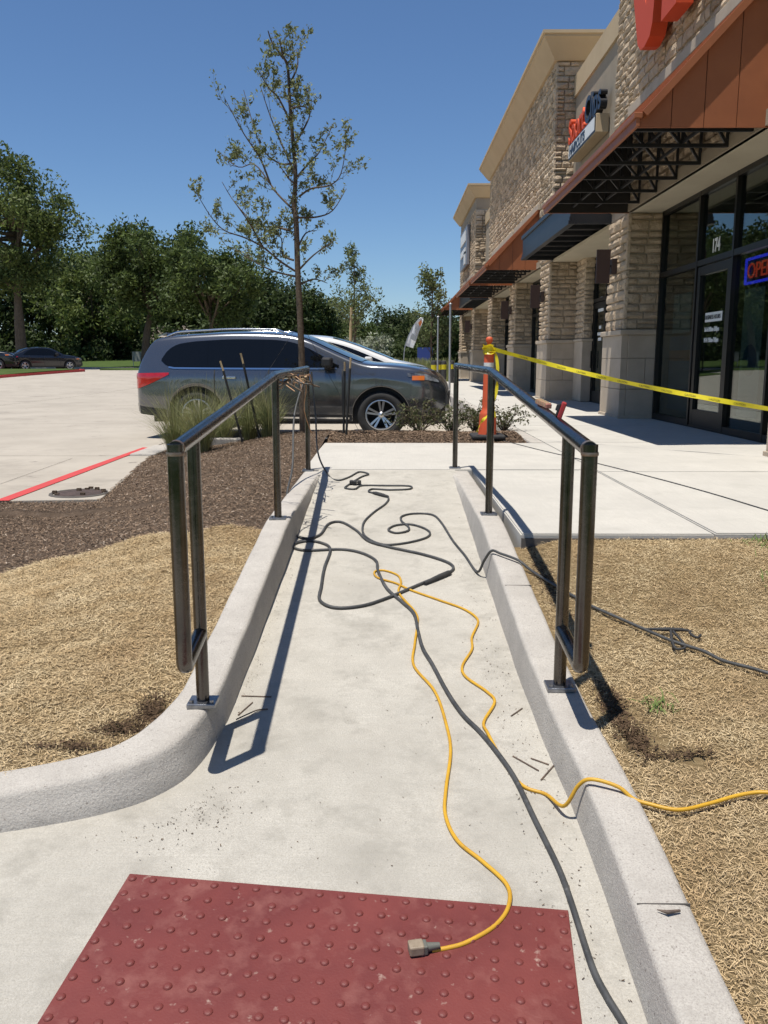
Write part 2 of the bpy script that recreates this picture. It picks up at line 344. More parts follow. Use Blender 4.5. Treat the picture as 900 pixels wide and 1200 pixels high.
cl = catmull([(XLF, 7.7, 0), (XLF, 6.5, 0), (XLF, 5.3, 0), (XLF, 4.2, 0), (XLF - .002, 3.4, 0), (XLF - .012, 3.0, 0), (-.668, 2.74, 0), (-.76, 2.58, 0), (-.90, 2.48, 0), (-1.06, 2.42, 0), (-1.3, 2.36, 0), (-1.8, 2.28, 0), (-2.6, 2.18, 0), (-4.2, 2.0, 0)], 5)
st = []
for i, p in enumerate(cl):
    d = cl[min(i+1, len(cl)-1)] - cl[max(i-1, 0)]; ln = (p - Vector((XLF, 3.0, 0))).length if p.y < 3.0 else 0
    st.append((p.x, p.y, d.y, -d.x, kerb_h(p.y) if p.y > 3.0 else max(.30, .385 - .09*min(ln, .85))))
sweep_kerb('kerb_left', st, (.024, .17), 1.)
KERB_L = st
# ramp floor: between the kerbs and spreading out at its foot
b = MB()
rows = []
for k in range(0, 61):
    y = -1.0 + k * 8.72 / 60
    xl = XLF - .03
    if y < 2.9:
        xl = -6.
    rows.append([(xl + (XR + .03 - xl) * i / 14, y, floor_z(y)) for i in range(15)])
vs = [p for r_ in rows for p in r_]
b.add(vs, [(j*15+i, j*15+i+1, (j+1)*15+i+1, (j+1)*15+i) for j in range(60) for i in range(14)], True)
b.build('ramp', M['ramp'], kind='structure')
# upper landing and shop sidewalk, poured slab by slab
walk = link('sidewalk', None, kind='structure')
def slab(poly, z=ZL, d=.16, m='walk', parent=walk, name='slab', bev=.008):
    bm = bmesh.new(); vv = [bm.verts.new((x, y, z)) for x, y in poly]; f = bm.faces.new(vv)
    e = bmesh.ops.extrude_face_region(bm, geom=[f])
    for v in [q for q in e['geom'] if isinstance(q, bmesh.types.BMVert)]: v.co.z -= d
    bmesh.ops.recalc_face_normals(bm, faces=bm.faces[:])
    te = [q for q in bm.edges if all(abs(v.co.z - z) < 1e-5 for v in q.verts)]
    bmesh.ops.bevel(bm, geom=te, offset=bev, segments=2, affect='EDGES')
    me = bpy.data.meshes.new(name); bm.to_mesh(me); bm.free(); return link(name, me, M[m], parent)
J = .005
slab([(XLF - .17, 7.735), (1.87 - J, 7.735 + J), (1.87 - J, 10.3), (-.80, 10.3)], ZL)
slab([(.755, 4.82), (1.87 - J, 4.82), (1.87 - J, 7.735 - J), (.755, 7.735 - J)], ZL - .004)
for y0, y1 in [(4.82, 7.6), (7.6, 10.4), (10.4, 13.2), (13.2, 16.2), (16.2, 19.2), (19.2, 22.4), (22.4, 26), (26, 30), (30, 35), (35, 41), (41, 48), (48, 60)]:
    slab([(1.87 + J, y0 + J), (5.0, y0 + J), (5.0, y1 - J), (1.87 + J, y1 - J)], ZL)
slab([(3.2, 0.0), (5.0, 0.0), (5.0, 4.82 - J), (3.2, 4.82 - J)], ZL)
slab([(1.7, 10.3 + J), (1.87 - J, 10.3 + J), (1.87 - J, 60), (1.7, 60)], ZL + .003, .3, 'kerb')
# parking lot with its joints
lot = link('parking_lot', None, kind='structure')
EDGE = [(-40, 7.45), (-3.55, 7.5), (-2.62, 7.62), (-3.25, 11.3), (-2.2, 12.25), (1.7, 12.25)]
slab([(-60, 7.45), (-3.46, 7.5), (-3.46, 11.2), (-60, 11.2)], ZP, .2, 'lot', lot, bev=.004)
slab([(-3.45, 7.5), (-2.62, 7.6), (-3.12, 11.2), (-3.45, 11.2)], ZP + .003, .2, 'lot', lot, bev=.004)
for y0, y1 in [(11.215, 17), (17.02, 24), (24.02, 33), (33.02, 46), (46.02, 66)]:
    for x0, x1 in [(-60, -22), (-21.98, -11), (-10.98, -3.46)]:
        o = grid_sheet('slab', x0, x1, y0, y1, 8, 8, zlot, M['lot']); o.parent = lot
slab([(-3.44, 12.4), (1.69, 12.4), (1.69, 46), (-3.44, 46)], ZP, .2, 'lot', lot, bev=.004)
slab([(-3.44, 46.02), (40, 46.02), (40, 66), (-3.44, 66)], ZP, .2, 'lot', lot, bev=.004)
b = MB(); b.box((-3.44, 11.2, ZP - .1), (-3.10, 12.4, ZP + .03), .02); b.box((-3.10, 12.22, ZP - .1), (1.69, 12.38, ZP + .14), .02); b.build('bed_kerb', M['kerb'], kind='structure')
# red fire lane line on the flush kerb, dark joint, storm drain lid
b = MB(); a_, c_ = (-3.50, 6.5), (-3.40, 11.9)
pts = [(-3.52, 7.48), (-3.40, 7.49), (-3.42, 9.5), (-3.47, 12.2), (-3.56, 12.25), (-3.55, 9.5)]
b.prism([(x, y, ZP + .007) for x, y in pts], (0, 0, .003)); b.build('red_kerb_line', M['redpaint'], label='red painted fire lane stripe running along the concrete lot edge', category='painted line')
p0, p1 = onz(0, 568, ZP), onz(84, 538, ZP)
b = MB(); b.prism([(p0.x, p0.y - .02, ZP + .006), (p0.x, p0.y + .025, ZP + .006), (p1.x, p1.y + .02, ZP + .006), (p1.x, p1.y - .02, ZP + .006)], (0, 0, .002)); b.build('lot_joint', M['joint'], lot)
pc = onz(88, 576, ZP)
dr = thing('storm_drain_lid', 'rusty round drain lid sunk in the concrete apron by the mulch', 'drain lid', (-2.93, 7.93, ZP + .004))
MB().lathe([(.0, .012), (.20, .012), (.215, .008), (.22, 0)], 24).build('lid', pmat('rusty_lid', (.10, .065, .055), (.05, .035, .03), 18., .85, bump=.8, bscale=60), dr)
MB().lathe([(.235, -.002), (.235, .010), (.265, .010), (.27, -.002)], 24).build('rim', M['joint'], dr)
b = MB(); rnd = random.Random(3)
for k in range(9):
    a = rnd.uniform(0, 6.28); q = rnd.uniform(.1, .26); b.box((q*math.cos(a) - .02, q*math.sin(a) - .012, .01), (q*math.cos(a) + .02, q*math.sin(a) + .012, .01 + rnd.uniform(.01, .03)))
b.build('dirt_clods', M['soil'], dr)

# planting beds (height fields)
def hump(x, y, cx, cy, r, h): return h * math.exp(-((x-cx)**2 + (y-cy)**2) / r**2)
def nz(x, y, s=1.): return (math.sin(3.1*x*s + 1.7*y*s) + math.sin(5.3*y*s - 2.2*x*s + 1) + math.sin(9.7*x*s + 8.1*y*s)*.5 + math.sin(17*x*s - 13*y*s)*.3) / 3
def kerb_outer_left(y): return XLF - .165
def left_bed_z(x, y):
    e = kerb_h(y) - .03 if y > 3.0 else lerp_tab([(2.2, .285), (2.55, .29), (3.0, .355)], y)
    t = sm(0, 2.1, -.8 - x)
    z = e * (1 - t) + .33 * t
    if y > 7: z = e*(1-t) + t*(.37)
    z += hump(x, y, -1.2, 10.9, 1.6, .10)
    return z + .012 * nz(x, y) + .006 * nz(x, y, 3.3)
def in_left_bed(x, y):
    if y > 11.2: return x > -3.12 and y < 12.24
    if y > 7.55: return x > lerp_tab([(7.55, -2.62), (11.2, -3.12)], y) - .02
    return True
def sod_edge(x): return 4.75 + .50 * sm(-3.2, -1.0, x) + .10 * math.sin(3*x) + .05*math.sin(11*x)   # y where sod ends and mulch begins
def lim_left(x, y):                                     # behind the kerb's outer edge
    if y > 3.0: return x < XLF - .17
    best = 9; 
    for (kx, ky, ox, oy, zt) in [q_ for q_ in KERB_L if q_[1] < 3.3]:
        d = Vector((ox, oy)).normalized(); px, py = kx + d.x*.17, ky + d.y*.17
        q = math.hypot(x - px, y - py)
        if q < best: best = q; s_ = (x - px)*d.x + (y - py)*d.y
    return s_ > -.03
grid_sheet('sod_bed_left', -5.5, -.79, 2.1, 5.8, 70, 60, left_bed_z, M['sodbase'], lambda x, y: lim_left(x, y) and y < sod_edge(x), kind='structure')
grid_sheet('mulch_bed', -5.5, -.79, 4.5, 12.24, 90, 130, lambda x, y: left_bed_z(x, y) - .005, M['soil'], lambda x, y: y > sod_edge(x) - .09 and in_left_bed(x, y) and (y < 10.3 or True), kind='structure')
def front_bed_z(x, y): return .60 + .07*sm(10.3, 11.2, y) - .10*sm(11.6, 12.2, y) + .015*nz(x, y) + .008*nz(x, y, 3.)
grid_sheet('mulch_bed_front', -.80, 1.70, 10.28, 12.24, 50, 40, front_bed_z, M['soil'], kind='structure')
def right_bed_z(x, y):
    e = kerb_h(y) - .03
    z = min(.60, e + .02*sm(.75, 1.5, x) + (0.585 - e) * .35 * sm(.8, 3.2, x)); k = sm(3.6, 4.78, y)*sm(.72, 1.0, x)
    return z + (.606 - z)*k + (.010*nz(x, y) + .005*nz(x, y, 3.3))*(1 - .6*k)
grid_sheet('sod_bed_right', .715, 3.6, -.3, 4.84, 60, 90, right_bed_z, M['sodbase'], lambda x, y: y < 4.815, kind='structure')
MB().box((.757, 4.80, .45), (3.2, 4.818, .612)).build('expansion_strip', M['joint'], kind='structure')

rng = np.random.default_rng(5)
def vz(fn, P): return np.array([fn(float(a), float(c)) for a, c in P])
def blades(name, P, z, m, lmin, lmax, w, lift, label, cat):
    n = len(P); a = rng.uniform(0, 2*np.pi, n); l = rng.uniform(lmin, lmax, n); up = rng.uniform(0, lift, n) * l
    d = np.stack([np.cos(a), np.sin(a), np.zeros(n)], 1); s = np.stack([-np.sin(a), np.cos(a), rng.uniform(-.5, .5, n)], 1) * (w * rng.uniform(.6, 1.3, n))[:, None]
    p0 = np.stack([P[:, 0], P[:, 1], z - .004 + rng.uniform(0, .012, n)], 1); p1 = p0 + d * (l*.55)[:, None]; p1[:, 2] += up
    p2 = p1 + d * (l*.45)[:, None]; p2[:, 2] += up * rng.uniform(-.8, .5, n)
    q = np.stack([p0 - s, p0 + s, p1 + s, p1 - s, p1 - s, p1 + s, p2 + s*.3, p2 - s*.3], 1).reshape(-1, 3)
    return bulk(name, q, 4, M[m], label=label, category=cat, kind='stuff')
def scatter(x0, x1, y0, y1, n, ok):
    out = []
    while len(out) < n:
        Q = rng.uniform((x0, y0), (x1, y1), (4000, 2)); out += [q for q in Q if ok(q[0], q[1])]
    return np.array(out[:n])
BARE = [(.83, 2.95, .09), (.86, 2.72, .10), (.98, 2.62, .07), (-.86, 2.95, .07), (-.95, 2.83, .06), (-1.06, 2.74, .05), (2.0, 2.75, .06)]
def sod_ok(x, y):
    for bx, by, br in BARE:
        if math.hypot(x - bx, y - by) < br * (.55 + .6*random.random()): return False
    if abs(y - (1.36 + .03*math.sin(5*x))) < .012 and x > .7: return False     # seam between two sods
    if abs(y - (3.55 + .04*math.sin(4*x))) < .012 and x < 0: return False
    if abs(y - (2.86 + .03*math.sin(4*x))) < .010 and x > 0: return random.random() < .5
    return True
random.seed(4)
P = scatter(.73, 3.3, .9, 4.80, 230000, lambda x, y: sod_ok(x, y) and random.random() < min(1, 1.15 - .14*y + .15))
blades('dry_grass', P, vz(right_bed_z, P), 'straw', .010, .032, .00085, .32, 'dry straw coloured sod right of the ramp', 'grass')
P = scatter(-3.9, -.78, 2.25, 5.6, 190000, lambda x, y: lim_left(x - .015, y) and y < sod_edge(x) + .03*random.random() - .02 and sod_ok(x, y))
blades('dry_grass', P, vz(left_bed_z, P), 'straw', .012, .036, .0010, .32, 'dry straw coloured sod left of the ramp', 'grass')
P = np.concatenate([np.stack([rng.normal(cx, sx_, n_), rng.normal(cy, sy_, n_)], 1) for cx, cy, sx_, sy_, n_ in [(2.35, 4.68, .14, .07, 700), (.98, 2.95, .03, .03, 50), (1.9, 4.1, .05, .1, 25), (-2.15, 2.82, .1, .05, 70), (-1.75, 2.85, .1, .04, 50), (2.6, 2.2, .1, .1, 60)]])
P = P[(P[:, 1] < 4.79)]
z = np.array([right_bed_z(*p) if p[0] > 0 else left_bed_z(*p) for p in P])
blades('green_grass', P, z, 'strawg', .03, .06, .0022, .9, 'sparse green grass sprigs coming up through the dry sod', 'grass')
def chips(name, P, z, m, lo, hi, label):
    n = len(P); a = rng.uniform(0, 2*np.pi, n); l = rng.uniform(lo, hi, n) ; w = l * rng.uniform(.12, .45, n)
    t = rng.uniform(-.5, .5, n)
    d = np.stack([np.cos(a), np.sin(a), t], 1) * l[:, None]; s = np.stack([-np.sin(a), np.cos(a), rng.uniform(-.6, .6, n)], 1) * w[:, None]
    c = np.stack([P[:, 0], P[:, 1], z + .006 + np.abs(t) * l * .8], 1)
    q = np.stack([c - d - s, c + d - s*.6, c + d*.9 + s*.7, c - d*.8 + s], 1).reshape(-1, 3)
    return bulk(name, q, 4, M[m], label=label, category=name.split('_')[-1], kind='stuff')
P = scatter(-4.6, -.81, 4.6, 12.2, 110000, lambda x, y: y > sod_edge(x) - .04*random.random() and in_left_bed(x, y) and lim_left(x, y))
chips('bark_mulch', P, vz(left_bed_z, P), 'chip', .003, .011, 'dark bark mulch between dry sod and parking lot')
P = scatter(-4.6, -.81, 4.6, 12.2, 8500, lambda x, y: y > sod_edge(x) - .05*random.random() and in_left_bed(x, y) and lim_left(x, y))
chips('pale_mulch', P, vz(left_bed_z, P), 'chipl', .003, .014, 'pale wood chips strewn over the dark mulch')
P = scatter(-.79, 1.69, 10.3, 12.2, 24000, lambda x, y: True)
chips('bark_mulch', P, vz(front_bed_z, P), 'chip', .004, .018, 'reddish bark mulch in the bed before the parked car')

M['darksoil'] = pmat('dark_topsoil', (.11, .072, .044), (.065, .042, .026), 20., .97, island=.4, spec=.1)
P = np.concatenate([np.stack([rng.normal(cx, sx_, n_), rng.normal(cy, sy_, n_)], 1) for cx, cy, sx_, sy_, n_ in [(.82, 2.95, .025, .10, 800), (.84, 2.74, .025, .06, 600), (.95, 2.63, .06, .015, 250), (-.87, 2.93, .03, .07, 800), (-.96, 2.82, .045, .02, 350), (-1.09, 2.72, .06, .015, 300), (2.05, 2.75, .04, .03, 350), (1.5, 1.365, .4, .008, 900), (2.2, 1.37, .4, .008, 900), (.80, 4.3, .02, .25, 700)]])
P = np.array([p for p in P if (p[0] > .75 if p[0] > 0 else lim_left(p[0] - .02, p[1]))])
chips('loose_soil', P, np.array([right_bed_z(*p) if p[0] > 0 else left_bed_z(*p) for p in P]) + .004, 'darksoil', .003, .010, 'dark loose soil showing along the kerbs and sod seams')
P = np.concatenate([np.stack([rng.uniform(.40, .575, 700) ** 1., rng.uniform(1.7, 5.5, 700)], 1), np.stack([rng.normal(-.66, .10, 420), rng.normal(2.50, .10, 420)], 1), np.stack([rng.uniform(-.60, .5, 420), rng.uniform(1.9, 7.0, 420)], 1), np.stack([rng.uniform(-.60, -.56, 250), rng.uniform(3.0, 7., 250)], 1)])
P = np.array([p for p in P if p[0] < kerb_x(p[1]) - .006 and not (p[1] < 2.75 and lim_left(p[0] - .19, p[1] + .19))])
chips('grit', P, SL*P[:, 1] - .004, 'darksoil', .0012, .0042, 'scattered grit and crumbs of soil on the ramp floor')
for yj in (1.92, 4.15):
    zj = kerb_h(yj); MB().box((kerb_x(yj) + .028, yj - .0018, zj - .02), (kerb_x(yj) + .160, yj + .0018, zj + .0008)).build('kerb_joint', M['joint'], kind='structure')

# ------------------------------------------------------------------ tactile mat at the foot of the ramp
c0, c1 = onramp(152, 1025, 0), onramp(666, 1068, 0)
ux = (c1 - c0); mw = ux.length; ux = ux.normalized(); nrm = Vector((0, -SL, 1)).normalized(); uy = nrm.cross(ux).normalized()
mroot = thing('tactile_mat', 'brick red tactile warning mat with raised domes at ramp foot', 'tactile mat')
mroot.matrix_world = Matrix(((ux.x, uy.x, nrm.x, c0.x), (ux.y, uy.y, nrm.y, c0.y), (ux.z, uy.z, nrm.z, c0.z), (0, 0, 0, 1)))
MB().box((0, -.74, -.02), (mw, 0, .005), .003).build('panel', M['mat'], mroot)
dome = MB().lathe([(.0115, .0), (.0113, .0012), (.0098, .0035), (.0070, .0052), (.0036, .0058), (.0002, .006)], 12)
dm = None; NC = 21; pitch = (mw - .036) / (NC - 1); rnd = random.Random(2)
for j in range(12):
    for i in range(NC):
        if dm is None: o = dome.build('dome', M['mat'], mroot); dm = o.data
        else: o = link('dome', dm, None, mroot)
        o.location = (.018 + i*pitch, -.022 - j*pitch, .005); o.scale = (1, 1, rnd.uniform(.75, 1.1))

# ------------------------------------------------------------------ handrails
def arc_corner(a, b, c, r, n=5):                        # points rounding the corner b
    a, b, c = Vector(a), Vector(b), Vector(c); p = b + (a - b).normalized()*r; q = b + (c - b).normalized()*r
    return [p*(1-t)**2 + b*2*t*(1-t) + q*t*t for t in [k/n for k in range(n+1)]]
def handrail(label, near, post1, post2, far, zn, zb, z2, zf, base1, base2, basef, xs_):
    t = thing('handrail', label, 'handrail', (0, 0, 0), group='ramp handrails')
    x0, x1, x2, x3 = xs_
    rz = lambda y: zn + (z2 - zn) * (y - near) / (post2 - near)
    r = .0265
    top = [(x0, near, zn)] ; bend = arc_corner((x0, near, zn), (x2, post2, z2), (x3, far, zf), .10)
    MB().tube([(x0, near - .0, zn)] + bend + [(x3, far, zf)], r, 16).build('rail', M['steel'], t)
    yb = zb + .024; dy = post1 - near
    MB().tube([(x0, near, zn + .018)] + arc_corner((x0, near, zn), (x0, near, yb), (x1, post1, yb + dy*SL), .03) + [(x1, post1 - .01, yb + dy*SL)], r, 16).build('return_pipe', M['steel'], t)
    b = MB(); b.lathe([(.0285, -.006), (.0295, 0), (.0285, .006)], 16, 'z', (x0, near, zn - .012)); b.tube([(x0, near + .006, zn + .001), (x0, near + .022, zn + .0025)], .0276, 16); b.build('weld_bead', M['weld'], t)
    for x, y, zb_, zt in ((x1, post1, base1, rz(post1)), (x2, post2, base2, z2), (x3, far - .03, basef, zf)):
        MB().tube([(x, y, zb_ + .004), (x, y, zt - .01)], .0235, 14).build('post', M['steel'], t)
        pl = MB().box((x - .052, y - .045, zb_ - .012), (x + .052, y + .045, zb_ + .006), .003).build('base_plate', M['plate'], t)
        b = MB()
        for sx in (-.036, .036): b.lathe([(.008, 0), (.008, .011), (.0, .011)], 6, 'z', (x + sx, y - .028, zb_ + .006), False)
        b.build('bolt', M['plate'], pl)
    return t
handrail('black steel pipe handrail on left kerb with tangled wire at its end', 2.66, 2.95, 5.33, 7.76, 1.341, .60, 1.527, 1.547, kerb_h(2.95)+.008, kerb_h(5.33)+.006, kerb_h(7.7)+.006, (-.672, -.682, -.71, -.745))
handrail('black steel pipe handrail on right kerb with red tools lying on it', 2.75, 3.08, 5.49, 7.86, 1.332, .57, 1.551, 1.573, kerb_h(3.08)+.008, kerb_h(5.49)+.006, .646, (.645, .645, .645, .60))

# small red tools on the right rail
def rail_pt(y): return Vector((.645, y, 1.332 + (1.551 - 1.332)*(y - 2.75)/2.74 + .0265))
p = rail_pt(3.62); t = thing('torpedo_level', 'worn orange torpedo level lying on the right handrail', 'tool', p)
t.rotation_euler = (math.atan(.08), 0, R(6))
b = MB(); b.box((-.012, -.085, .0), (.012, .085, .02), .003); b.build('body', M['pinktool'], t)
b = MB()
for k in range(5): b.box((-.0135, -.07 + k*.033, .006), (.0135, -.056 + k*.033, .022))
b.build('vials', M['wood'], t)
p = rail_pt(3.33); t = thing('magnetic_square', 'red magnetic welding square standing on the right handrail', 'tool', p)
t.rotation_euler = (0, R(18), R(-10))
MB().box((.004, -.030, -.004), (.022, .030, .060), .004).build('plate', M['redtool'], t)
MB().box((-.012, -.012, .020), (.004, .012, .045), .003).build('knob', M['plastic'], t)
MB().box((-.004, -.02, .0), (.004, .02, .05), .002).build('magnet', M['plastic'], t)

# ------------------------------------------------------------------ cables, cords, rods
def floorpts(L, r): return [onramp(x, y, r*1.05) if len(q) == 0 else None for x, y, *q in L]
def cable_pts(L, r):
    out = []
    for e in L:
        if len(e) == 2: out.append(onramp(e[0], e[1], r))
        elif e[2] == 'k': out.append(onz(e[0], e[1], kerb_h(e[3]) + r))          # on the kerb
        elif e[2] == 's':                                                        # on the right sod
            p = onz(e[0], e[1], .45)
            for _ in range(12): p = onz(e[0], e[1], right_bed_z(p.x, p.y) + .017 + r)
            out.append(p)
        elif e[2] == 'l': out.append(onz(e[0], e[1], ZL + r))
        else: out.append(Vector(e[2]))
    return out
yl = [(506, 1114), (525, 1111), (548, 1104), (580, 1085), (596, 1062), (594, 1037), (566, 1010), (536, 985), (522, 955), (522.7, 924), (528, 882), (524, 853), (510, 811), (485, 780), (486, 755), (489, 732), (487, 718), (467.6, 695), (470, 682.7), (465.8, 674), (450, 668.4), (439, 670), (442.7, 677), (464, 683.5), (481.8, 691.6), (517, 704), (542, 713), (557, 722.6), (560, 730.7), (553, 746.7), (553, 761), (542, 780), (545.8, 793), (570.7, 810.7), (579.6, 823), (567, 846), (572, 860), (592, 896), (613, 921), (640, 931), (0, 0, (.545, 2.47, .245)), (0, 0, (.583, 2.45, .325)), (0, 0, (.618, 2.43, .356)), (0, 0, (.69, 2.40, .348)), (742, 936, 's'), (760, 942, 's'), (795, 949, 's'), (830, 942, 's'), (870, 931, 's'), (905, 929, 's'), (980, 940, 's')]
rY = .0062
t = thing('extension_cord', 'yellow extension cord winding down the ramp and over the kerb', 'cord')
pts = catmull(cable_pts(yl, rY), 7); MB().tube(pts, rY, 8).build('cord', M['yellow'], t)
d = (pts[0] - pts[4]).normalized(); p = pts[0] + Vector((0, 0, .012))
MB().tube([p - d*.02, p + d*.006, p + d*.022], [.0075, .0105, .0125], 10).build('strain_relief', M['plugd'], t)
u = Vector((-d.y, d.x, 0)).normalized()
def oriented_box(name, c, d, u, a, b_, h, m, parent, bev=.004):
    o = MB().box((-a, -b_, -h), (a, b_, h), bev).build(name, m, parent); w = d.cross(u)
    o.matrix_world = Matrix(((d.x, u.x, w.x, c.x), (d.y, u.y, w.y, c.y), (d.z, u.z, w.z, c.z), (0, 0, 0, 1))); return o
oriented_box('plug_body', p + d*.040 + Vector((0, 0, .002)), d, u, .019, .0175, .0125, M['plug'], t)
oriented_box('plug_collar', p + d*.018, d, u, .006, .0155, .012, M['plugd'], t, .003)
A = [(368, 436, (-.735, 7.60, 1.50)), (352, 470, (-.80, 7.2, 1.18)), (343, 528, (-.73, 6.3, .80)), (337, 556), (336.6, 596), (343, 623), (358.7, 631), (374.7, 626.7), (385, 614), (399.6, 611.7), (417, 621), (431.6, 633.8), (456, 641), (492, 648.7), (520, 657), (531, 664), (526, 671), (499, 681.8), (477.8, 690.7), (453, 701), (424, 710), (392, 712), (374.7, 703), (376.4, 687), (380, 665.8), (387, 643.5), (376.4, 636), (360, 634), (346, 637), (345, 642), (360, 645), (399.6, 643.7), (424, 648), (440.4, 657), (443, 669), (453, 689), (470.7, 705), (485, 719), (490, 740), (495.6, 760), (506.7, 778.7), (524, 810.7), (542, 837), (563.6, 858.7), (585, 885), (604.4, 914), (626.6, 960), (654.5, 1017), (670, 1059), (693.7, 1132), (712, 1169), (732, 1202), (760, 1260)]
rA = .0088
A[2] = (0, 0, tuple(onramp(343, 545, .22))); A[3] = (0, 0, tuple(onramp(337, 575, .10)))
t = thing('welding_cable', 'thick black welding cable looping down from the left handrail', 'cable')
pa = catmull(cable_pts(A, rA), 7); MB().tube(pa, rA, 8).build('cable', M['cable'], t)
q0, q1 = onramp(527, 671, .013), onramp(499, 683, .013); dd = (q1 - q0)
MB().tube([q0 - dd*.05, q0 + dd*.05, q0 + dd*.35, q0 + dd*.7, q0 + dd*1.05], [.0095, .0165, .017, .0145, .009], 12).build('connector', M['rubber'], t)
B = [(0, 0, (-.70, 7.70, 1.52)), (0, 0, (-.665, 7.66, 1.15)), (0, 0, (-.635, 7.5, .82)), (385, 557), (396, 562.7), (409, 559), (421, 553), (432, 555.5), (423, 559), (407, 569), (405, 572), (416, 573), (424.4, 569), (453, 569), (479.6, 569.5), (480, 573), (456.4, 574), (437, 573), (432, 576), (442, 578.7), (454.7, 582.5), (452, 590), (437, 601), (426, 613), (427, 627), (445.8, 637.5), (470.7, 637), (497, 631), (504, 625), (497, 619), (481, 614.5), (464, 615.5), (455, 620.6), (463.6, 624.5), (477, 622.4), (479, 617.8), (470.7, 610.7), (471, 605), (485, 601.8), (506, 603), (517, 612), (531, 633.8), (545, 651), (0, 0, (.505, 4.80, .415)), (0, 0, (.535, 4.72, .50)), (0, 0, (.566, 4.64, .575)), (0, 0, (.61, 4.58, .573)), (0, 0, (.69, 4.48, .560)), (622, 668, 's'), (635.6, 677, 's'), (673, 699, 's'), (692, 709.6, 's'), (722.5, 723, 's'), (756.5, 738, 's'), (790, 752, 's'), (824.5, 763, 's'), (847, 774, 's'), (881, 783, 's'), (905, 790, 's'), (1000, 815, 's')]
rB = .0075
t = thing('power_cable', 'black power cable looped on the ramp and crossing the right sod', 'cable')
MB().tube(catmull(cable_pts(B, rB), 7), rB, 8).build('cable', M['cable'], t)
q0, q1 = onramp(440, 578, .012), onramp(455, 582, .012); dd = q1 - q0
MB().tube([q0 - dd*.2, q0, q0 + dd*.6, q0 + dd], [.008, .015, .015, .009], 10).build('connector', M['rubber'], t)
b = MB(); q = onramp(416, 565.5, .02)
for k, (dx, dy) in enumerate([(0, 0), (.035, .01), (-.03, .012)]): b.box((q.x + dx - .016, q.y + dy - .03, q.z - .012), (q.x + dx + .016, q.y + dy + .03, q.z + .016), .005)
b.build('plug_block', M['rubber'], t)
pts = [onz(x, y, ZL + .005) for x, y in [(590, 516.5), (612, 522), (640, 529), (690, 540.5), (760, 558), (830, 577), (900, 598), (990, 625)]]
t = thing('thin_cord', 'thin black cord lying straight across the shop sidewalk', 'cord'); MB().tube(catmull(pts, 5), .0045, 6).build('cord', M['cable'], t)
RODS = [((599, 839), (612, 830), 'dark welding rod stub nearest the right handrail post'), ((601, 886), (631, 903), 'longest dark rod stub of the three by the yellow cord'), ((622, 888.5), (643, 896), 'rusty rod stub lying above two others by the kerb'), ((634, 914), (649, 897), 'slanted rod stub closest to where the cord climbs the kerb'),
        ((283, 815.5), (318, 816.5), 'straight thin rod crossing the left handrail shadow'), ((279, 838), (296, 823), 'slanted thin rod beside the left kerb')]
for a, c, lab in RODS:
    MB().tube([onramp(*a, .003), onramp(*c, .003)], .0028, 6).build('welding_rod', M['rod'], label=lab, category='rod', group='rods dropped on the ramp')
MB().tube(catmull([onramp(277, 843, .02), onramp(290, 837, .012), onramp(302, 832, .006), onramp(314, 831, .005)], 4), .0028, 6).build('bent_wire', M['rod'], label='bent dark wire scrap beside the left kerb', category='wire')
def sodpt(x, y, h=.0):
    p = onz(x, y, .45)
    for _ in range(12): p = onz(x, y, right_bed_z(p.x, p.y) + .012 + h)
    return p
t = thing('electrode_clamp', 'black ground clamp with wire handle lying on the right sod', 'clamp')
MB().tube([sodpt(756, 737, .01), sodpt(780, 737.5, .018), sodpt(800, 738, .014), sodpt(812, 740, .01)], [.004, .010, .008, .003], 8).build('jaw', M['rubber'], t)
MB().tube(catmull([sodpt(786, 739, .02), sodpt(788, 752, .015), sodpt(792, 760, .012), sodpt(800, 760, .012), sodpt(803, 757, .012), sodpt(796, 748, .015), sodpt(789, 740, .02)], 5), .006, 7).build('handle_loop', M['rubber'], t)
MB().tube(catmull([sodpt(808, 741, .01), sodpt(812, 745, .01), sodpt(818, 747, .01), sodpt(821, 744, .01)], 4), .006, 6).build('tail', M['rubber'], t)
MB().tube([onz(770, 1066, kerb_h(1.92) + .004), onz(782, 1069, kerb_h(1.92) + .006), onz(797, 1067, kerb_h(1.92) + .004)], [.001, .005, .003], 6).build('wood_sliver', M['rod'], label='brown sliver lying in the joint of the right kerb', category='sliver')

# wire and twig tangle at the end of the left rail
t = thing('wire_tangle', 'tangle of copper wire and twigs hung on left handrail end', 'wire tangle', (-.73, 7.0, 1.5)); rnd = random.Random(9)
for m_, nm, n_, rad in (('copper', 'wire', 9, .004), ('barky', 'twig', 9, .006), ('cable', 'loop', 3, .006)):
    for k in range(n_):
        c = Vector((rnd.uniform(-.02, .05), rnd.uniform(-1.5, .55), rnd.uniform(-.02, .035))); a = rnd.uniform(0, 6.28); l = rnd.uniform(.06, .2)
        q = [c + Vector((math.cos(a)*l*s_ + rnd.uniform(-.03, .03), math.sin(a)*l*s_*1.8, rnd.uniform(-.05, .03) - abs(s_)*.04)) for s_ in (-1, -.3, .3, 1)]
        MB().tube(catmull(q, 4), rad, 5).build(nm, M[m_], t)
MB().tube(catmull([(0.0, -.55, .01), (.03, -.3, -.03), (.03, .1, -.02), (.0, .5, .0)], 4), .013, 7).build('branch', M['wood'], t)
MB().tube(catmull([(.01, .1, -.02), (.03, .2, -.1), (.0, .3, -.3), (.05, .4, -.5)], 4), .005, 6).build('hanging_wire', M['copper'], t)

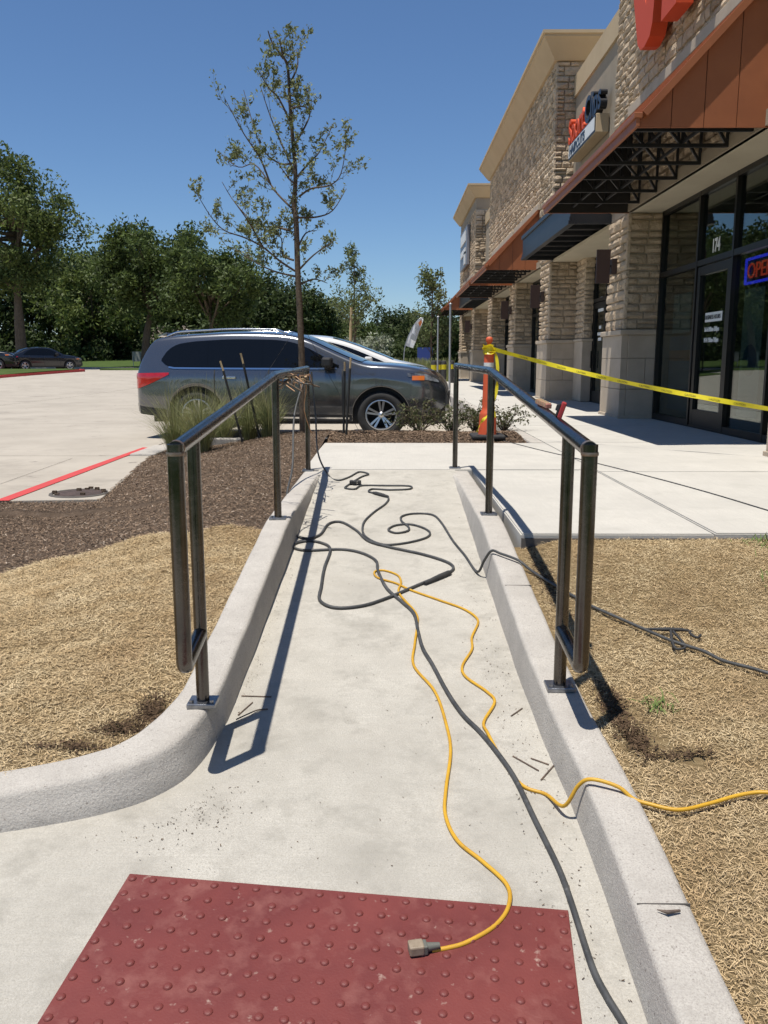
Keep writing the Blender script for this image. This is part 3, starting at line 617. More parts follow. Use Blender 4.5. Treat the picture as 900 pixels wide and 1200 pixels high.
# ------------------------------------------------------------------ shop building
XF, XG, ZS = 3.93, 4.54, 4.03                            # pier face, glass, soffit
bld = thing('shop_building', 'stone faced strip of shops with brown metal awnings right of sidewalk', 'building')
def ashlar(w, h, rnd, hs=(.11, .21), ws=(.2, .5)):
    out = []; v = 0
    while v < h - .02:
        ch = min(rnd.uniform(*hs), h - v)
        if h - v - ch < hs[0]*.7: ch = h - v
        u = 0
        while u < w - .01:
            cw = rnd.uniform(*ws)
            if w - u - cw < ws[0]*.7: cw = w - u
            if cw < .34 and ch > .16 and rnd.random() < .4:
                k = rnd.uniform(.4, .6)*ch; out += [(u, v, u+cw, v+k), (u, v+k, u+cw, v+ch)]
            else: out.append((u, v, u+cw, v+ch))
            u += cw
        v += ch
    return out
def stone_geo(b, o, ud, n, q, rnd, dep=(.025, .07), gap=.007):
    o, ud, n = Vector(o), Vector(ud), Vector(n); zz = Vector((0, 0, 1)); u0, v0, u1, v1 = q[0]+gap, q[1]+gap, q[2]-gap, q[3]-gap
    base = [(u0, v0), (u1, v0), (u1, v1), (u0, v1)]; d0 = rnd.uniform(*dep)
    vs = [o + ud*u + zz*v for u, v in base]; i = .012
    for a in (0, .5, 1):
        for c in (0, .5, 1):
            edge = (c != .5) + (a != .5); dd = d0 + rnd.uniform(-.007, .009) + (.020 if edge == 0 else 0) - .010*(edge == 2)
            ja = i if a == 0 else (-i if a == 1 else rnd.uniform(-.02, .02)*(v1-v0)*4); jc = i if c == 0 else (-i if c == 1 else rnd.uniform(-.2, .2)*(u1-u0)*.6)
            vs.append(o + ud*(u0 + (u1-u0)*c + jc) + zz*(v0 + (v1-v0)*a + ja) + n*max(.012, dd))
    F_ = lambda r, c: 4 + r*3 + c
    fs = [(0, 1, F_(0, 2), F_(0, 1), F_(0, 0)), (1, 2, F_(2, 2), F_(1, 2), F_(0, 2)), (2, 3, F_(2, 0), F_(2, 1), F_(2, 2)), (3, 0, F_(0, 0), F_(1, 0), F_(2, 0))]
    fs += [(F_(r, c), F_(r, c+1), F_(r+1, c+1), F_(r+1, c)) for r in (0, 1) for c in (0, 1)]
    b.add([v[:] for v in vs], fs)
def stones(parent, o, ud, n, w, h, seed, single=True, hs=(.10, .185), ws=(.18, .44), dep=(.034, .050), lim=lambda q: True):
    rnd = random.Random(seed); rest = MB()
    for q in ashlar(w, h, rnd, hs, ws):
        if single and lim(q):
            b = MB(); stone_geo(b, o, ud, n, q, rnd, dep); b.build('stone', M['stone'], parent)
        else: stone_geo(rest, o, ud, n, q, rnd, dep)
    if rest.v: rest.build('stonework', M['stone'], parent, kind='stuff')
ZW = 2.08                                                # top of the cast stone base
def pier(y0, y1, single, seed, xb=XG + .10, x=XF, ztop=ZS):
    p = MB().box((x + .06, y0 + .06, ZL - .3), (xb, y1 - .06, ztop + .02)).build('pier', M['mortar'], bld)
    stones(p, (x + .06, y1, ZW + .06), (0, -1, 0), (-1, 0, 0), y1 - y0, ztop - ZW - .06, seed, single, ws=(.22, .5))
    stones(p, (x, y0 + .06, ZW + .06), (1, 0, 0), (0, -1, 0), xb - x, ztop - ZW - .06, seed + 1, single, ws=(.2, .42), dep=(.038, .046))
    zc = [ZL - .02, 1.14, 1.66, ZW - .03]
    for k in range(3):
        for (a, c) in (((y0 + y1)/2 - (y1-y0)*.5, (y0+y1)/2 + (.0 if k == 1 else (y1-y0)*.5)), ((y0+y1)/2, y1)) if k == 1 else ((y0, y1),):
            MB().box((x - .012, a + .003, zc[k] + .003), (x + .10, c - .003, zc[k+1] - .003), .006).build('base_block', M['cast'], p)
        e = [x + .1, x + .1 + (xb - x - .1)*(.5 if k == 1 else 1), xb]
        MB().box((x + .103, y0 - .012, zc[k] + .003), (e[1] - .003, y0 + .12, zc[k+1] - .003), .006).build('base_block', M['cast'], p)
        if k == 1: MB().box((e[1] + .003, y0 - .012, zc[k] + .003), (xb, y0 + .12, zc[k+1] - .003), .006).build('base_block', M['cast'], p)
    MB().box((x - .05, y0 - .05, ZW - .03), (xb, y1 + .03, ZW + .055), .012).build('base_cap', M['cast'], p)
    MB().box((x - .03, y0 - .03, ZL - .01), (xb, y1 + .03, ZL + .05), .008).build('plinth', M['cast'], p)
    return p
PIERS = [(7.55, 8.90), (14.75, 16.07), (21.75, 23.2), (27.6, 29.1), (34.0, 35.4), (41.1, 42.7), (48.2, 49.7)]
for k, (a, c) in enumerate(PIERS): pier(a, c, k in (1, 2), 100 + 10*k)
# masses
def wallbox(name, a, c, m): return MB().box(a, c).build(name, M[m], bld)
wallbox('shop_mass', (5.6, 2.0, ZS + .06), (22, 55, 7.6), 'stucco')
wallbox('shop_back_wall', (7.2, 2.0, .3), (22, 55, ZS + .04), 'interior')
wallbox('shop_floor', (5.001, 2.0, .2), (7.2, 55, ZL + .004), 'interior')
def tower(y0, y1, z1, seed, single=False, far=True):
    w = MB().box((XF + .06, y0 + .06, ZS + .03), (5.7, y1, z1)).build('tower_wall', M['mortar'], bld)
    if single:
        stones(w, (XF + .06, y1, 5.7), (0, -1, 0), (-1, 0, 0), 4.6, 2.9, seed, True, ws=(.22, .5), lim=lambda q: True)
        stones(w, (XF + .06, y1, ZS + .17), (0, -1, 0), (-1, 0, 0), 7.0, 5.7 - ZS - .17, seed+5, False)
        stones(w, (XF + .06, y1 - 4.6, 5.7), (0, -1, 0), (-1, 0, 0), y1 - 4.6 - y0, 2.9, seed+3, False)
    else: stones(w, (XF + .06, y1, ZS + .05), (0, -1, 0), (-1, 0, 0), y1 - y0, z1 - ZS - .05, seed, False, hs=(.11, .20), ws=(.18, .42), dep=(.036, .054))
    return w
T1 = tower(2.0, 16.07, 11.2, 31, True)
T2 = tower(21.75, 35.4, 8.62, 47)
stones(T2, (XF, 21.75 + .06, ZS + .05), (1, 0, 0), (0, -1, 0), .56, 8.6 - ZS - .05, 48, True, hs=(.13, .22), ws=(.18, .34), dep=(.03, .06))
T3 = tower(41.1, 49.7, 8.55, 53)
stones(T3, (XF, 41.1 + .06, ZS + .05), (1, 0, 0), (0, -1, 0), .56, 4.4, 54, False, hs=(.16, .26), dep=(.04, .10))
MB().box((XF + .03, 41.13, 8.55), (5.7, 49.67, 9.0)).build('frieze', M['stucco'], bld)
def cornice(path, z, prof, m='cornice'):
    # path: plan polyline, walls on its right-hand side; prof: (outward, z)
    P2 = [Vector(p) for p in path]; n = len(P2); k = len(prof); vs = []
    for i, p in enumerate(P2):
        ns = []
        if i > 0: d = (p - P2[i-1]).normalized(); ns.append(Vector((d.y, -d.x)))
        if i < n-1: d = (P2[i+1] - p).normalized(); ns.append(Vector((d.y, -d.x)))
        mt = ns[0] if len(ns) == 1 else (ns[0] + ns[1]) / (1 + ns[0].dot(ns[1]))
        vs += [(p.x + mt.x*o, p.y + mt.y*o, z + h) for o, h in prof]
    b = MB(); b.add(vs, [(i*k+j, i*k+(j+1) % k, (i+1)*k+(j+1) % k, (i+1)*k+j) for i in range(n-1) for j in range(k)] + [tuple(range(k)), tuple(range((n-1)*k, n*k))]); return b.build('cornice', M[m], bld)
CP = [(-.05, 0), (.05, 0), (.08, .04), (.18, .18), (.32, .38), (.36, .42), (.36, .47), (.40, .48), (.40, .55), (-.05, .56)]
cornice([(5.6, 21.75), (XF, 21.75), (XF, 35.4), (5.6, 35.4)][::-1], 8.60, CP)
cornice([(5.6, 41.1), (XF, 41.1), (XF, 49.7), (5.6, 49.7)][::-1], 9.0, CP)
cornice([(5.6, 2.), (XF, 2.), (XF, 16.07), (5.6, 16.07)][::-1], 11.1, CP)
CG = [(-.05, 0), (.05, 0), (.08, .03), (.16, .14), (.27, .30), (.30, .34), (.30, .39), (.34, .40), (.34, .46), (-.05, .47)]
for y0, y1 in ((16.08, 21.745), (35.41, 41.09)):
    wallbox('recess_wall', (4.42, y0, ZS + .02), (5.65, y1, 7.8), 'stucco'); cornice([(4.42, y1), (4.42, y0)][::-1], 7.78, CG)
# storefront bays
def storefront(y0, y1, x, muls, door=None, parent=bld, top=ZS, tr=3.01):
    f = MB(); w = .055; fx0, fx1 = x - .06, x + .06
    for y in [y0 + w/2] + muls + [y1 - w/2]: f.box((fx0, y - w/2, ZL + .002), (fx1, y + w/2, top))
    edges = [y0] + muls + [y1]
    for a, c in zip(edges, edges[1:]):
        for z0, z1 in ((top - .07, top), (tr - .04, tr + .04), (ZL + .003, ZL + (.10 if door != (a, c) else .03))): f.box((fx0 + .004, a + w/2, z0), (fx1 - .004, c - w/2, z1))
    fr = f.build('storefront_frame', M['alu'], parent)
    for a, c in zip(edges, edges[1:]):
        for z0, z1 in ((ZL + .1, tr - .04), (tr + .04, top - .07)):
            MB().box((x - .006, a + .02, z0), (x + .006, c - .02, z1)).build('pane', M['glass'], fr)
    if door:
        a, c = door; d = MB(); sw = .11
        d.box((x - .045, a + .05, ZL + .02), (x + .045, a + .05 + sw, tr - .06)); d.box((x - .045, c - .05 - sw, ZL + .02), (x + .045, c - .05, tr - .06))
        d.box((x - .043, a + .05 + sw, ZL + .02), (x + .043, c - .05 - sw, ZL + .27)); d.box((x - .043, a + .05 + sw, tr - .18), (x + .043, c - .05 - sw, tr - .06)); dd_ = d.build('door', M['alu'], parent)
        MB().tube([(x - .09, c - .13, 1.45), (x - .09, c - .13, 1.85)], .014, 8).build('handle', M['alu'], dd_)
    return fr
BAYS = [(PIERS[i][1], PIERS[i+1][0]) for i in range(6)]
for i, (a, c) in enumerate(BAYS):
    if i in (1, 4): continue
    bm_ = MB().box((XF + .005, a - .03, ZS), (5.6, c + .03, ZS + .055)).build('soffit', M['soffit'], bld)
    MB().box((XF - .02, a, ZS), (XF + .055, c, ZS + .16)).build('soffit_edge', M['stucco'], bm_)
    if i == 0: storefront(a - .05, 14.70, XG, [10.35, 11.62, 12.96], (11.62, 12.96))
    else: storefront(a, c, XG, [a + (c-a)*k/4 for k in (1, 2, 3)], (a + (c-a)*.5, a + (c-a)*.75))
storefront(2.6, 7.5, XG, [3.8, 5.0, 6.2], (3.8, 5.0)); MB().box((XF + .005, 2.0, ZS), (5.6, 7.58, ZS + .055)).build('soffit', M['soffit'], bld)
pier(2.0, 2.6, False, 300)
# recessed entries behind the dark canopies
for (ya, yb, sing) in ((16.07, 21.75, True), (35.4, 41.1, False)):
    j = MB().box((4.64, yb - .9, ZL), (5.0, yb + .02, ZS)).build('pier', M['mortar'], bld)
    stones(j, (4.64, yb, ZW + .06), (0, -1, 0), (-1, 0, 0), .9, ZS - ZW - .06, 61, sing, ws=(.2, .4)); stones(j, (4.60, yb - .9, ZW + .06), (1, 0, 0), (0, -1, 0), .38, ZS - ZW - .06, 62, sing, ws=(.18, .3))
    MB().box((4.59, yb - .95, ZL + .01), (4.99, yb - .02, ZW), .01).build('base_block', M['cast'], j); MB().box((4.56, yb - .98, ZW), (4.99, yb - .02, ZW + .06), .01).build('base_cap', M['cast'], j)
    wallbox('return_jamb', (4.64, ya, ZL), (5.0, ya + .5, ZS), 'stucco')
    storefront(ya + .5, yb - .9, 4.88, [ya + 1.6, yb - 2.1], (yb - 2.1, yb - .9))
    MB().box((4.0, ya + .02, ZS - .02), (5.6, yb - .02, ZS + .04)).build('soffit', M['soffit'], bld)

# awnings
def awning(y0, y1, nt_, seed):
    a = MB(); xf, zf, xw, zw = 2.58, 4.06, XF + .02, 5.50
    root = MB().prism([(xf, y0, zf + .03), (xw, y0, zw + .03), (xw, y0, zw + .055), (xf, y0, zf + .055)], (0, y1 - y0, 0)).build('awning', M['rust'], bld)
    MB().prism([(xf + .02, y0 + .05, zf + .022), (xw, y0 + .05, zw + .0), (xw, y0 + .05, zw + .028), (xf + .02, y0 + .05, zf + .05)], (0, y1 - y0 - .1, 0)).build('deck_underside', M['darkdeck'], root)
    b = MB(); b.box((xf - .035, y0 - .03, zf - .05), (xf + .004, y1 + .03, zf + .035), .004); b.box((xf - .06, y0 - .04, zf + .030), (xf + .03, y1 + .04, zf + .085), .006); b.build('fascia', M['rust'], root)
    dx, dz = xw - xf, zw - zf; n = Vector((-dz, 0, dx)).normalized()
    for y in (y0, y1):
        c = MB(); p0, p1 = Vector((xf + .035, y, zf + .03)), Vector((xw, y, zw + .03))
        c.bar(p0 + n*.02 + Vector((.03, 0, .03)), p1 + n*.02, .09, .07); c.build('rake_trim', M['rust'], root)
        k = 4; yy = y + (.045 if y == y0 else -.045)
        for i in range(k):
            xa, xb = xf + .01 + (dx - .01)*i/k + .004, xf + .01 + (dx - .01)*(i+1)/k - .004; zt = lambda x: zf + (x - xf)/dx*dz + .015
            if i == 0: poly = [(xa, zf - .045), (xb, zf - .045), (xb, zt(xb)), (xa, zt(xa))]
            else: poly = [(xa, zf - .045), (xb, zf - .045), (xb, zt(xb)), (xa, zt(xa))]
            MB().prism([(x, yy, z) for x, z in poly], (0, .02, 0)).build('gable_panel', M['rust'], root)
        yi = yy + (.022 if y == y0 else -.022); MB().prism([(xf + .03, yi, zf - .04), (xw - .01, yi, zf - .04), (xw - .01, yi, zw), (xf + .03, yi, zf + .03)], (0, .01 if y == y0 else -.01, 0)).build('gable_lining', M['darkdeck'], root)
    for i in range(1, int((y1 - y0)/.42)):
        y = y0 + i*.42; MB().bar((xf + .02, y, zf + .075), (xw, y, zw + .075), .025, .04).build('seam', M['rust'], root)
    for i in range(nt_):
        y = y0 + (y1 - y0)*(i + .0)/(nt_) + (.35 if i == 0 else .15); t = MB(); zb = zf + .01; q = .04
        zt = lambda x: zf + (x - xf)/dx*dz - .01
        t.bar((xf + .04, y, zb), (xw, y, zb), q, q)
        xs = [xf + .04, xf + .42, xf + .80, xw - .05]
        for x in xs[1:]: t.bar((x, y, zb), (x, y, zt(x)), q*.8)
        for u, v in zip(xs[1:], xs[2:]): t.bar((u, y, zt(u)), (v, y, zb), q*.8)
        t.bar((xf + .06, y, zf + .04), (xw, y, zw - .03), q, q)
        t.build('truss', M['blackm'], root)
    for x in (xf + .42, xf + .80):
        MB().bar((x, y0 + .1, zf + .01 + .035), (x, y1 - .1, zf + .045), .03).build('purlin', M['blackm'], root)
    b = MB(); b.box((XF - .05, y0 - .1, 5.53), (XF + .06, y1 + .1, 5.68), .01); b.build('ledge', M['cast'], root)
    return root
awning(9.45, 14.80, 6, 1); awning(23.6, 27.8, 5, 2); awning(28.4, 33.8, 5, 3); awning(41.8, 47.0, 5, 4)
# dark flat canopies
for y0, y1 in ((16.12, 21.74), (35.5, 41.05)):
    x0, x1, z0, z1 = 3.25, 4.43, 4.06, 4.60
    root = MB().box((x0 + .04, y0 + .04, z0 + .10), (x1, y1 - .04, z0 + .14)).build('canopy', M['darkdeck'], bld)
    b = MB(); b.box((x0, y0, z0), (x0 + .05, y1, z1)); b.box((x0 - .035, y0 - .03, z1 - .07), (x0 + .03, y1 + .03, z1 + .015)); b.box((x0 - .035, y0 - .03, z0 - .01), (x0 + .08, y1 + .03, z0 + .05)); b.box((x0 - .015, y0 - .01, z0 + .06), (x0 + .02, y1 + .01, z0 + .12))
    b.build('front_channel', M['canopy'], root)
    for y in (y0, y1):
        b = MB(); s_ = 1 if y == y0 else -1
        b.box((x0 + .052, y, z0), (x1, y + .05*s_, z1)); b.box((x0 + .085, y - .03*s_, z0 - .008), (x1, y + .06*s_, z0 + .045)); b.box((x0 + .04, y - .03*s_, z1 - .07), (x1, y + .03*s_, z1 + .013)); b.build('end_channel', M['canopy'], root)
    for k in range(1, 7):
        y = y0 + (y1 - y0)*k/7; MB().box((x0 + .09, y - .025, z0 + .02), (x1, y + .025, z0 + .098)).build('joist', M['canopy'], root)
    for k in range(3):
        y = y0 + .6 + k*(y1 - y0 - 1.2)/2; MB().bar((x0 + .05, y, z1), (4.4, y, z1 + .75), .05).build('tie_rod', M['canopy'], root)
# blade signs on their brackets
for k, lab in ((1, 'brown blade sign on the stone pier nearest the shop door'), (2, 'brown blade sign on the stone pier beyond the dark canopy'), (3, 'small brown blade sign on the third pier away'), (5, 'tiny brown blade sign on the far pier past second canopy')):
    y = sum(PIERS[k])/2 - .0; t = thing('blade_sign', lab, 'sign', (XF, y, 3.0), group='blade signs on the piers')
    MB().box((-.34, -.02, -.05), (-.10, .02, .52), .004).build('panel', pmat('blade_brown', (.028, .013, .011), rough=.5), t)
    MB().box((-.10, -.012, .22), (-.03, .012, .26)).build('bracket', M['alu'], t); MB().box((-.085, -.09, .10), (.0, .09, .36), .006).build('mount', pmat('mount_brown', (.022, .011, .009), rough=.5), t)
# shop signs and window graphics
t = thing('red_letter_sign', 'large red channel letters high on the nearest stone wall', 'sign')
nY = (0, -1, 0); up_ = (0, 0, 1)
# a narrow V and the foot of the next letter
def letter(pts, o, d, parent, m, name='letter'):
    return MB().prism([(o[0], o[1] - u, o[2] + v) for u, v in pts], (-d, 0, 0)).build(name, M[m], parent)
letter([(-.42, 2.0), (.42, .14), (.58, .02), (.78, .0), (1.02, .06), (1.12, .2), (1.42, 2.0), (.98, 2.0), (.76, .55), (.02, 2.0)], (XF - .08, 13.98, 6.04), .22, t, 'redsign')
letter([(0, .0), (.62, .0), (.62, 2.0), (0, 2.0)], (XF - .08, 12.45, 6.10), .22, t, 'redsign')
letter([(0, 0), (.5, 0), (.5, 2.0), (0, 2.0)], (XF - .08, 11.5, 6.10), .22, t, 'redsign')
b = MB()
for y in (13.3, 12.1, 11.2): b.box((XF - .11, y - .05, 6.6), (XF + .05, y + .05, 6.7))
b.build('standoff', M['blacksign'], t)
t = thing('haircut_shop_sign', 'red and black channel letter sign over a white lettered panel', 'sign')
text('red_letters', 'Sport', .74, .14, M['redsign'], (4.26, 21.35, 6.62), nY, up_, t, sx=.98, bold=.012)
text('black_letters', 'Clips', .74, .14, M['blacksign'], (4.26, 19.66, 6.62), nY, up_, t, sx=.98, bold=.012)
MB().box((4.14, 18.30, 6.16), (4.40, 20.95, 6.52), .01).build('panel_box', M['cornice'], t)
MB().box((4.128, 18.33, 6.18), (4.139, 20.92, 6.50)).build('panel_border', M['blacksign'], t)
MB().box((4.120, 18.37, 6.215), (4.127, 20.88, 6.465)).build('panel_face', M['white'], t)
text('panel_letters', 'HAIRCUTS', .27, .006, M['blacksign'], (4.115, 20.78, 6.245), nY, up_, t, sx=1.22, bold=.01)
t = thing('far_wall_sign', 'small white and grey square sign high on the far stone tower', 'sign')
MB().box((XF - .16, 43.6, 6.3), (XF - .02, 47.6, 8.2), .02).build('panel', pmat('grey_sign', (.2, .2, .22), rough=.4), t)
MB().box((XF - .20, 44.2, 7.5), (XF - .165, 47.0, 8.0)).build('stripe', M['white'], t); MB().box((XF - .20, 44.2, 6.9), (XF - .165, 47.0, 7.2)).build('stripe', M['white'], t); MB().box((XF - .20, 44.2, 6.4), (XF - .165, 45.0, 7.0)).build('stripe', M['white'], t)
t = thing('suite_number', 'white suite number on the glass above the shop door', 'sign')
text('digits', '174', .25, .004, M['white'], (XG - .012, 12.50, 3.12), nY, up_, t, sx=.8, bold=.008)
t = thing('door_decal', 'white business hours lettering on the glass shop door', 'sign')
MB().box((XG - .016, 11.95, 2.16), (XG - .012, 12.58, 2.29)).build('heading_panel', M['white'], t)
text('heading', 'BUSINESS HOURS', .085, .003, M['blacksign'], (XG - .02, 12.56, 2.195), nY, up_, t, sx=.86)
for k, s_ in enumerate(('Sa-Su 8:00am-5:00pm', 'M-Fri 7:00am-7:00pm')): text('hours', s_, .085, .003, M['white'], (XG - .014, 12.58, 2.03 - .15*k), nY, up_, t, sx=.74, bold=.003)
t = thing('open_sign', 'lit OPEN sign with blue border inside the shop window', 'sign')
EB = emat('neon_blue', (.04, .05, 1.), 1.1); ER = emat('neon_red', (1., .10, .05), .5)
y0, y1, z0, z1 = 10.50, 11.46, 2.60, 2.90; x = XG + .07
MB().tube([(x, y1, z0), (x, y1, z1), (x, y0, z1), (x, y0, z0), (x, y1, z0)], .018, 8).build('border', EB, t)
text('letters', 'OPEN', .27, .01, ER, (x - .01, 11.39, 2.655), nY, up_, t, sx=1.12)
MB().box((x + .02, y0 - .02, z0 - .02), (x + .04, y1 + .02, z1 + .02)).build('backing', M['blacksign'], t)
t = thing('window_poster', 'tall blue poster with orange stripe in the narrow window', 'poster')
MB().box((XG + .02, 13.2, .85), (XG + .026, 14.2, 2.0)).build('sheet', M['poster'], t); MB().box((XG + .016, 13.2, 1.62), (XG + .0195, 14.2, 1.78)).build('stripe', M['ogr'], t); MB().box((XG + .016, 13.3, 2.05), (XG + .02, 14.1, 2.65)).build('head', M['posterw'], t)
t = thing('window_banner', 'pale banner with round blue emblem below the lit sign', 'poster')
MB().box((XG + .03, 10.75, .9), (XG + .036, 11.35, 2.52)).build('sheet', M['posterw'], t)
MB().lathe([(.0, .0), (.20, .0), (.20, .006)], 20, 'x', (XG + .022, 11.05, 1.62)).build('emblem', M['poster'], t)
t = thing('entry_lettering', 'small white lettering on the dark glass entry under the canopy', 'sign')
for k, (z, w) in enumerate(((3.0, .2), (2.86, .5), (2.74, .5), (2.35, .2), (2.2, .45), (2.08, .3))): MB().box((4.866, 20.25 - w/2, z), (4.870, 20.25 + w/2, z + .07)).build('line', M['white'], t)

# ------------------------------------------------------------------ cone and caution tape
cp = onz(571, 514, ZL); t = thing('grabber_cone', 'tall orange traffic cone with white band on black rubber base', 'cone', (cp.x, cp.y, ZL + .004))
MB().box((-.21, -.21, 0), (.21, .21, .055), .02).build('base', M['rubber'], t)
MB().lathe([(.118, .055), (.114, .08), (.105, .30), (.098, .33), (.078, .36), (.074, .40), (.060, 1.06), (.054, 1.11), (.03, 1.15), (.026, 1.19), (.044, 1.215), (.044, 1.245), (.03, 1.265), (.0, 1.27)], 28).build('body', M['orange'], t)
for z0, z1 in ((.82, .95),):
    rr = lambda z: .074 + (.060 - .074)*(z - .40)/.66 + .0015
    MB().lathe([(rr(z0), z0), (rr(z1), z1)], 28).build('reflective_band', M['reflect'], t)
tt = thing('caution_tape', 'yellow caution tape strung from the cone to the stone pier', 'tape')
def ribbon(name, pts, w, m, parent, tw=0., seed=0):
    P = [Vector(p) for p in pts]; vs = []; n = len(P)
    for i, p in enumerate(P):
        d = (P[min(i+1, n-1)] - P[max(i-1, 0)]).normalized(); s_ = d.cross(Vector((0, 0, 1))); s_ = s_.normalized() if s_.length > .01 else Vector((1, 0, 0)); u = s_.cross(d)
        a = tw*math.sin(i*.55 + seed); v = (u*math.cos(a) + s_*math.sin(a))*w/2; vs += [(p - v)[:], (p + v)[:]]
    b = MB(); b.add(vs, [(2*i, 2*i+2, 2*i+3, 2*i+1) for i in range(n-1)], True); return b.build(name, M[m], parent, fix=False)
e0 = Vector((cp.x + .05, cp.y - .02, ZL + 1.12)); e1 = atx(906, 480, 3.84)
L_ = [e0.lerp(e1, k/26) - Vector((0, 0, .05*math.sin(math.pi*k/26))) for k in range(27)]
ribbon('strip', L_, .052, 'tape', tt, .5)
for k in range(3, 24, 2):
    a, c = L_[k], L_[k+1]; d = (c - a).normalized(); text('print', 'CAUTION', .030, .001, M['blacksign'], a + Vector((-.004, -.006, -.013)), d, (0, 0, 1), tt, sx=.9)
b = []
for k in range(40): a = k*.62; b.append(Vector((cp.x + .068*math.cos(a), cp.y + .068*math.sin(a), ZL + 1.06 + .10*k/40 + .01*math.sin(k*2.2))))
ribbon('knot', b, .055, 'tape', tt, 1.)
ribbon('tail', catmull([(cp.x + .07, cp.y - .05, ZL + 1.10), (cp.x + .10, cp.y - .09, ZL + .9), (cp.x + .09, cp.y - .12, ZL + .62), (cp.x + .05, cp.y - .15, ZL + .45), (cp.x + .07, cp.y - .16, ZL + .28)], 5), .04, 'tape', tt, 1.2, 2)
ribbon('tail', catmull([(cp.x - .02, cp.y - .16, ZL + .30), (cp.x - .10, cp.y - .17, ZL + .22), (cp.x - .15, cp.y - .2, ZL + .10)], 5), .04, 'tape', tt, 1.2, 1)

# ------------------------------------------------------------------ cars
SUV = dict(L=5.0, wheels=(1.03, 3.97), wr=.385, top=[(0, .95), (.015, 1.02), (.05, 1.12), (.12, 1.30), (.20, 1.46), (.28, 1.57), (.38, 1.625), (.6, 1.655), (1.0, 1.685), (1.6, 1.71), (2.2, 1.70), (2.55, 1.665), (2.8, 1.595), (3.1, 1.46), (3.4, 1.325), (3.65, 1.23), (3.8, 1.20), (4.1, 1.185), (4.4, 1.155), (4.62, 1.11), (4.78, 1.045), (4.88, .97), (4.95, .88), (5.0, .74)],
           W=[(0, .74), (.03, .80), (.10, .87), (.30, .925), (.8, .955), (2.5, .97), (4.0, .97), (4.4, .955), (4.7, .905), (4.85, .84), (4.95, .75), (5.0, .66)], belt=[(0, 1.13), (.4, 1.13), (2.5, 1.125), (3.9, 1.115), (4.6, 1.03), (5, .88)], low=[(0, .44), (.05, .38), (.5, .33), (1.6, .29), (3.4, .28), (4.6, .27), (4.9, .32), (5, .42)],
           gup=[(.47, 1.26), (.52, 1.36), (.60, 1.44), (.75, 1.51), (1.1, 1.555), (1.7, 1.58), (2.2, 1.572), (2.5, 1.54), (2.75, 1.46), (3.0, 1.335), (3.2, 1.215), (3.28, 1.165)], glo=[(.47, 1.26), (.55, 1.185), (.68, 1.155), (2.5, 1.145), (3.28, 1.15)],
           pill=[1.22, 2.10], doors=[1.33, 2.20, 3.36], shield=(2.66, 3.66), roofx=(.5, 2.45))
SEDAN = dict(L=4.8, wheels=(1.0, 3.80), wr=.33, top=[(0, .80), (.02, .88), (.08, 1.0), (.2, 1.04), (.55, 1.09), (.8, 1.17), (1.15, 1.33), (1.5, 1.42), (2.1, 1.46), (2.6, 1.43), (2.9, 1.33), (3.3, 1.12), (3.55, 1.01), (3.9, .97), (4.3, .91), (4.6, .82), (4.75, .72), (4.8, .58)],
             W=[(0, .66), (.03, .74), (.12, .82), (.4, .88), (1, .91), (2.5, .92), (3.8, .91), (4.3, .87), (4.6, .76), (4.75, .6), (4.8, .48)], belt=[(0, .98), (1, .97), (3.5, .92), (4.8, .75)], low=[(0, .36), (.4, .27), (1.6, .22), (3.4, .22), (4.5, .24), (4.8, .34)],
             gup=[(.95, 1.0), (1.1, 1.13), (1.35, 1.27), (1.6, 1.34), (2.1, 1.37), (2.5, 1.345), (2.8, 1.24), (3.1, 1.08), (3.25, .985)], glo=[(.95, 1.0), (1.1, .99), (3.25, .965)],
             pill=[1.55, 2.15], doors=[1.3, 2.2, 3.2], shield=(2.68, 3.48), roofx=None)
CROSS = dict(SUV); CROSS.update(top=[(0, .95), (.015, 1.02), (.05, 1.12), (.12, 1.30), (.20, 1.46), (.28, 1.57), (.38, 1.625), (.6, 1.655), (1.0, 1.685), (1.6, 1.71), (2.2, 1.705), (2.6, 1.68), (2.9, 1.62), (3.2, 1.53), (3.5, 1.42), (3.8, 1.31), (4.0, 1.235), (4.15, 1.20), (4.4, 1.15), (4.62, 1.10), (4.78, 1.03), (4.88, .95), (4.95, .86), (5.0, .72)], gup=[(.47, 1.26), (.52, 1.36), (.60, 1.44), (.75, 1.51), (1.1, 1.555), (1.7, 1.60), (2.3, 1.60), (2.6, 1.575), (2.9, 1.51), (3.2, 1.415), (3.5, 1.30), (3.75, 1.20), (3.84, 1.16)], glo=[(.47, 1.26), (.55, 1.185), (.68, 1.155), (2.5, 1.145), (3.84, 1.15)], shield=(2.72, 3.98), roofx=None)
